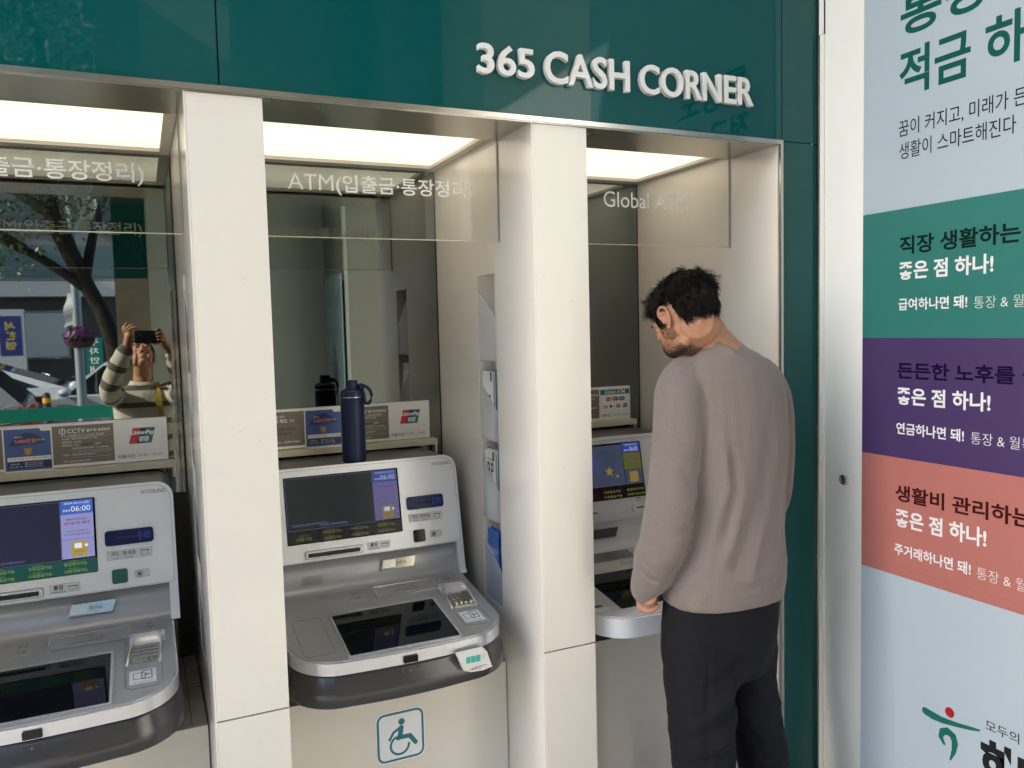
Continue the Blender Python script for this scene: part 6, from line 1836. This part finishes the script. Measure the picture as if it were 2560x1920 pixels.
# lamp post with flower basket and banner
lp = empty('lamp_post', (-.66, -7.6, -H), 'blue grey post with a banner and a hanging flower basket in the mirror', 'lamp post')
m = MB(); m.lathe((-.66, -7.6, -H), [(.09, 0), (.09, .30), (.055, .34), (.05, 4.6), (.0, 4.62)], 18); mk('pole', m, mat('pole_blue_grey', (.24, .30, .36), .35, metal=.3), lp)
m = MB(); m.tube([(-.66, -7.6, 2.9), (-.66, -8.2, 3.05), (-.66, -8.9, 3.05)], .03, 8); mk('arm', m, MATS['pole_blue_grey'], lp)
m = MB(); m.ell((-.66, -8.95, 3.02), (.09, .22, .05), None, 14, 8); mk('lamp_head', m, mat('lamp_grey', (.4, .4, .4), .4), lp, smooth=60)
fb = empty('flower_basket', (-.64, -7.48, -.06), 'round basket of purple and pink flowers hung on the post', 'flowers')
m = MB(); m.lathe((-.64, -7.45, -.11), [(.0, 0), (.12, .01), (.17, .08), (.165, .08), (.11, .02), (0, .015)], 18); mk('basket', m, mat('basket_brown', (.06, .04, .03), .8), fb)
m = MB(); mg = MB()
for _ in range(700):
    d = Vector((rt.gauss(0, 1), rt.gauss(0, 1), rt.gauss(0, .8))).normalized(); p = Vector((-.64, -7.45, .03)) + Vector((d.x * .175, d.y * .16, d.z * .12)) * rt.uniform(.75, 1.05)
    u_ = (d + Vector((rt.uniform(-.6, .6), rt.uniform(-.6, .6), rt.uniform(-.6, .6)))).normalized().orthogonal().normalized(); v_ = d.cross(u_).normalized(); s_ = .022
    (m if rt.random() < .72 else mg).face([p - u_ * s_, p + v_ * s_, p + u_ * s_, p - v_ * s_])
mk('petals', m, mat('petal_purple', (.13, .025, .14), .5, var=.5, vscale=20), fb, smooth=0); mk('leaves', mg, LEAF, fb, smooth=0)
bn = empty('street_banner', (-.75, -7.58, .15), 'narrow white and blue banner hung from the post', 'banner')
bf = Frame((-.715, -7.56, .16), (.78, .2, .18), (.12, 0, 1))
m = MB()
P_ = [(-.10 + .012 * sin(9 * t), t * .40, .02 * sin(7 * t + 1)) for t in [k / 8 for k in range(9)]]
rings = [[m.bm.verts.new(bf(a_, b_, c0)), m.bm.verts.new(bf(a_ + .13, b_ + .02, c0 + .02)), m.bm.verts.new(bf(a_ + .13, b_ + .02, c0 + .018)), m.bm.verts.new(bf(a_, b_, c0 - .002))] for a_, b_, c0 in P_]
m.skin(rings); mk('cloth', m, mat('banner_white', (.62, .65, .72), .7), bn, smooth=0)
m = MB(); m.plate(bf, -.09, .22, .025, .37, .0205, .0225); mk('blue_print', m, mat('banner_blue', (.03, .06, .25), .6), bn, smooth=0)

# bollard, teal board on legs, bicycles
bo_ = empty('bollard', (-.88, -6.0, -H), 'dark bollard with yellow bands at the kerb, in the mirror', 'bollard')
m = MB(); m.lathe((-.88, -6.0, -H), [(.038, 0), (.038, 1.02), (.03, 1.08), (0, 1.09)], 20); mk('post', m, mat('bollard_dark', (.04, .04, .045), .5), bo_)
for z in (.86, .98):
    m = MB(); m.lathe((-.88, -6.0, -H + z), [(.0385, 0), (.0400, .002), (.0400, .050), (.0385, .052)], 20); mk('band', m, mat('band_yellow', (.62, .38, .02), .5), bo_)
tb = empty('teal_board', (-2.0, -5.0, -H), 'long low teal board on thin legs behind the photographer, in the mirror', 'board')
m = MB(); m.box(-3.6, -.16, -5.02, -5.0, -.735, -.615); m.bevel(.004, 1); mk('board', m, mat('teal_board', (.004, .20, .155), .4), tb)
for x in (-3.5, -2.4, -1.3, -.25):
    m = MB(); m.box(x - .015, x + .015, -5.06, -5.025, -H, -.64); mk('leg', m, STEEL_D, tb, smooth=0)
def bicycle(loc, heading, label, frame_m):
    c = empty('bicycle', loc, label, 'bicycle', 'bicycles parked on the street')
    X = Matrix.Translation(Vector(loc)) @ Matrix.Rotation(heading, 4, 'Z')
    def done(nm, q, mt, par, smooth=60):
        bmesh.ops.transform(q.bm, matrix=X, verts=q.bm.verts[:]); return mk(nm, q, mt, par, smooth=smooth)
    for x in (-.52, .52):
        q = MB(); q.tube([(x + .31 * cos(2 * pi * k / 28), 0, .33 + .31 * sin(2 * pi * k / 28)) for k in range(29)], .018, 6); wh = done('wheel', q, TYRE, c)
        q = MB()
        for k in range(12): q.tube([(x, 0, .33), (x + .30 * cos(pi * k / 6), 0, .33 + .30 * sin(pi * k / 6))], .0022, 3)
        done('spokes', q, RIM, wh, 0)
    q = MB()
    for a_, b_ in (((-.52, .33), (-.15, .33)), ((-.52, .33), (-.22, .78)), ((-.15, .33), (-.25, .88)), ((-.15, .33), (.36, .74)), ((-.22, .76), (.34, .84)), ((.52, .33), (.33, .92))): q.tube([(a_[0], 0, a_[1]), (b_[0], 0, b_[1])], .016, 8)
    done('frame', q, frame_m, c)
    q = MB(); q.tube([(.24, -.29, .98), (.32, -.22, 1.02), (.34, -.08, 1.0), (.33, 0, .94), (.34, .08, 1.0), (.32, .22, 1.02), (.24, .29, .98)], .012, 8); done('handlebar', q, RIM, c)
    q = MB(); q.ell((-.26, 0, .92), (.13, .07, .035), None, 14, 8); done('saddle', q, BLACKP, c)
    q = MB(); q.box(.40, .46, -.03, .03, .86, .92); q.bevel(.01, 2); done('lamp', q, mat('bike_lamp', (.7, .42, .06), .3), c)
    q = MB(); q.tube([(-.15, -.1, .33), (-.15, .1, .33)], .012, 6); q.box(-.20, -.10, -.16, -.10, .32, .34); q.box(-.20, -.10, .10, .16, .32, .34); done('pedals', q, BLACKP, c, 0)
    return c
bicycle((-1.35, -5.75, -H), radians(20), 'bicycle with an amber lamp just behind the teal board, in the mirror', mat('bike_black', (.02, .02, .022), .3))
bicycle((-1.30, -13.6, -H), radians(170), 'dark bicycle leaning by the bright shop window across the road', MATS['bike_black'])

# shops across the road
b2 = empty('shop_building', (-3, -20, -H), 'pale building with a large bright shop window across the road, in the mirror', 'building')
SHOPW = mat('shop_wall', (.16, .17, .18), .8, var=.08)
m = MB(); m.box(-16, 5, -26, -18, -H, 8.5); mk('wall', m, SHOPW, b2, smooth=0)
sf = FY(-18.0)
sf = Frame((0, -17.995, 0), (-1, 0, 0), (0, 0, 1))        # faces the bank
m = MB(); m.box(-9, 4, -17.99, -17.7, .98, 1.32); mk('fascia_board', m, mat('fascia_white', (.42, .44, .46), .5), b2, smooth=0)
m = MB(); m.plate(sf, -1.5, -H, 8.0, .96, -.02, .006); mk('dark_shopfront', m, mat('shopfront_dark', (.05, .055, .06), .2), b2, smooth=0)
m = MB(); m.plate(sf, -3.5, 1.45, 8.0, 2.15, .004, .012); mk('upper_glazing', m, mat('teal_glazing', (.10, .16, .18), .1), b2, smooth=0)
for k, x in enumerate((-4.4, -2.25, 0.4)):
    m = MB(); m.plate(sf, -x - .95 * .8, -.40, -x + .72, .62, .0065, .03); wn = mk('window', m, mat('shop_window_bright', (.36, .41, .44), .15), b2, smooth=0)
    m = MB(); m.frame_line(sf, -x - .95 * .8 - .05, -.45, -x + .77, .67, .05, .0065, .05); mk('frame', m, STEEL_D, wn, smooth=0)
for r_ in range(3):
    for x in (-7.2, -4.8, -2.4, 0., 2.4):
        m = MB(); m.plate(sf, -x - .75, 2.5 + 2.1 * r_, -x + .75, 3.7 + 2.1 * r_, .004, .012); wn = mk('window', m, mat('window_dark', (.06, .075, .09), .08), b2, smooth=0)
        m = MB(); m.frame_line(sf, -x - .8, 2.45 + 2.1 * r_, -x + .8, 3.75 + 2.1 * r_, .06, .004, .05); mk('frame', m, mat('window_frame', (.6, .6, .6), .5), wn, smooth=0)
ps = empty('pavement_sign', (-2.62, -16.6, -H), 'white sign box with navy panels and yellow Korean letters across the road', 'sign')
pf2 = Frame((0, -16.6, 0), (-1, 0, 0), (0, 0, 1))
m = MB(); m.plate(pf2, 2.20, -H + .15, 3.25, .66, -.20, 0); m.bevel(.02, 1); mk('case', m, mat('sign_case', (.36, .38, .42), .4), ps)
m = MB(); m.plate(pf2, 2.26, -.32, 2.66, .52, .001, .006); m.plate(pf2, 2.70, -.32, 3.12, .52, .001, .006); mk('navy_panel', m, mat('sign_navy_panel', (.02, .03, .16), .4), ps, smooth=0)
m = MB()
for k, t in enumerate('서찬영'): m.text(pf2, t, 2.36, .22 - .21 * k, 2.56, .40 - .21 * k, .0075, bold=.06)
mk('yellow_lettering', m, mat('sign_yellow', (.35, .28, .05), .5), ps, smooth=0)
m = MB()
for k, t in enumerate('법무사'): m.text(pf2, t, 2.82, .22 - .2 * k, 3.0, .37 - .2 * k, .0075, bold=.03)
mk('white_lettering', m, VINYL, ps, smooth=0)
gs = empty('teal_street_sign', (-.85, -15.5, -H), 'upright teal sign board with white lettering across the road', 'sign')
m = MB(); m.box(-1.02, -.70, -15.55, -15.5, -H + .1, .02); mk('board', m, mat('teal_sign', (.01, .16, .14), .4), gs, smooth=0)
m = MB()
for k, t in enumerate('주차안내'): m.text(Frame((0, -15.498, 0), (-1, 0, 0), (0, 0, 1)), t, .77, -.14 - .19 * k, .95, .0 - .19 * k, .002, bold=.02)
mk('lettering', m, VINYL, gs, smooth=0)
# taller block further left closes the street
b3 = empty('corner_building', (-20, -14, -H), 'tall grey building closing the street on the far left', 'building')
m = MB(); m.box(-34, -17.5, -30, -14, -H, 12); mk('wall', m, mat('grey_block', (.33, .33, .34), .8, var=.06), b3, smooth=0)
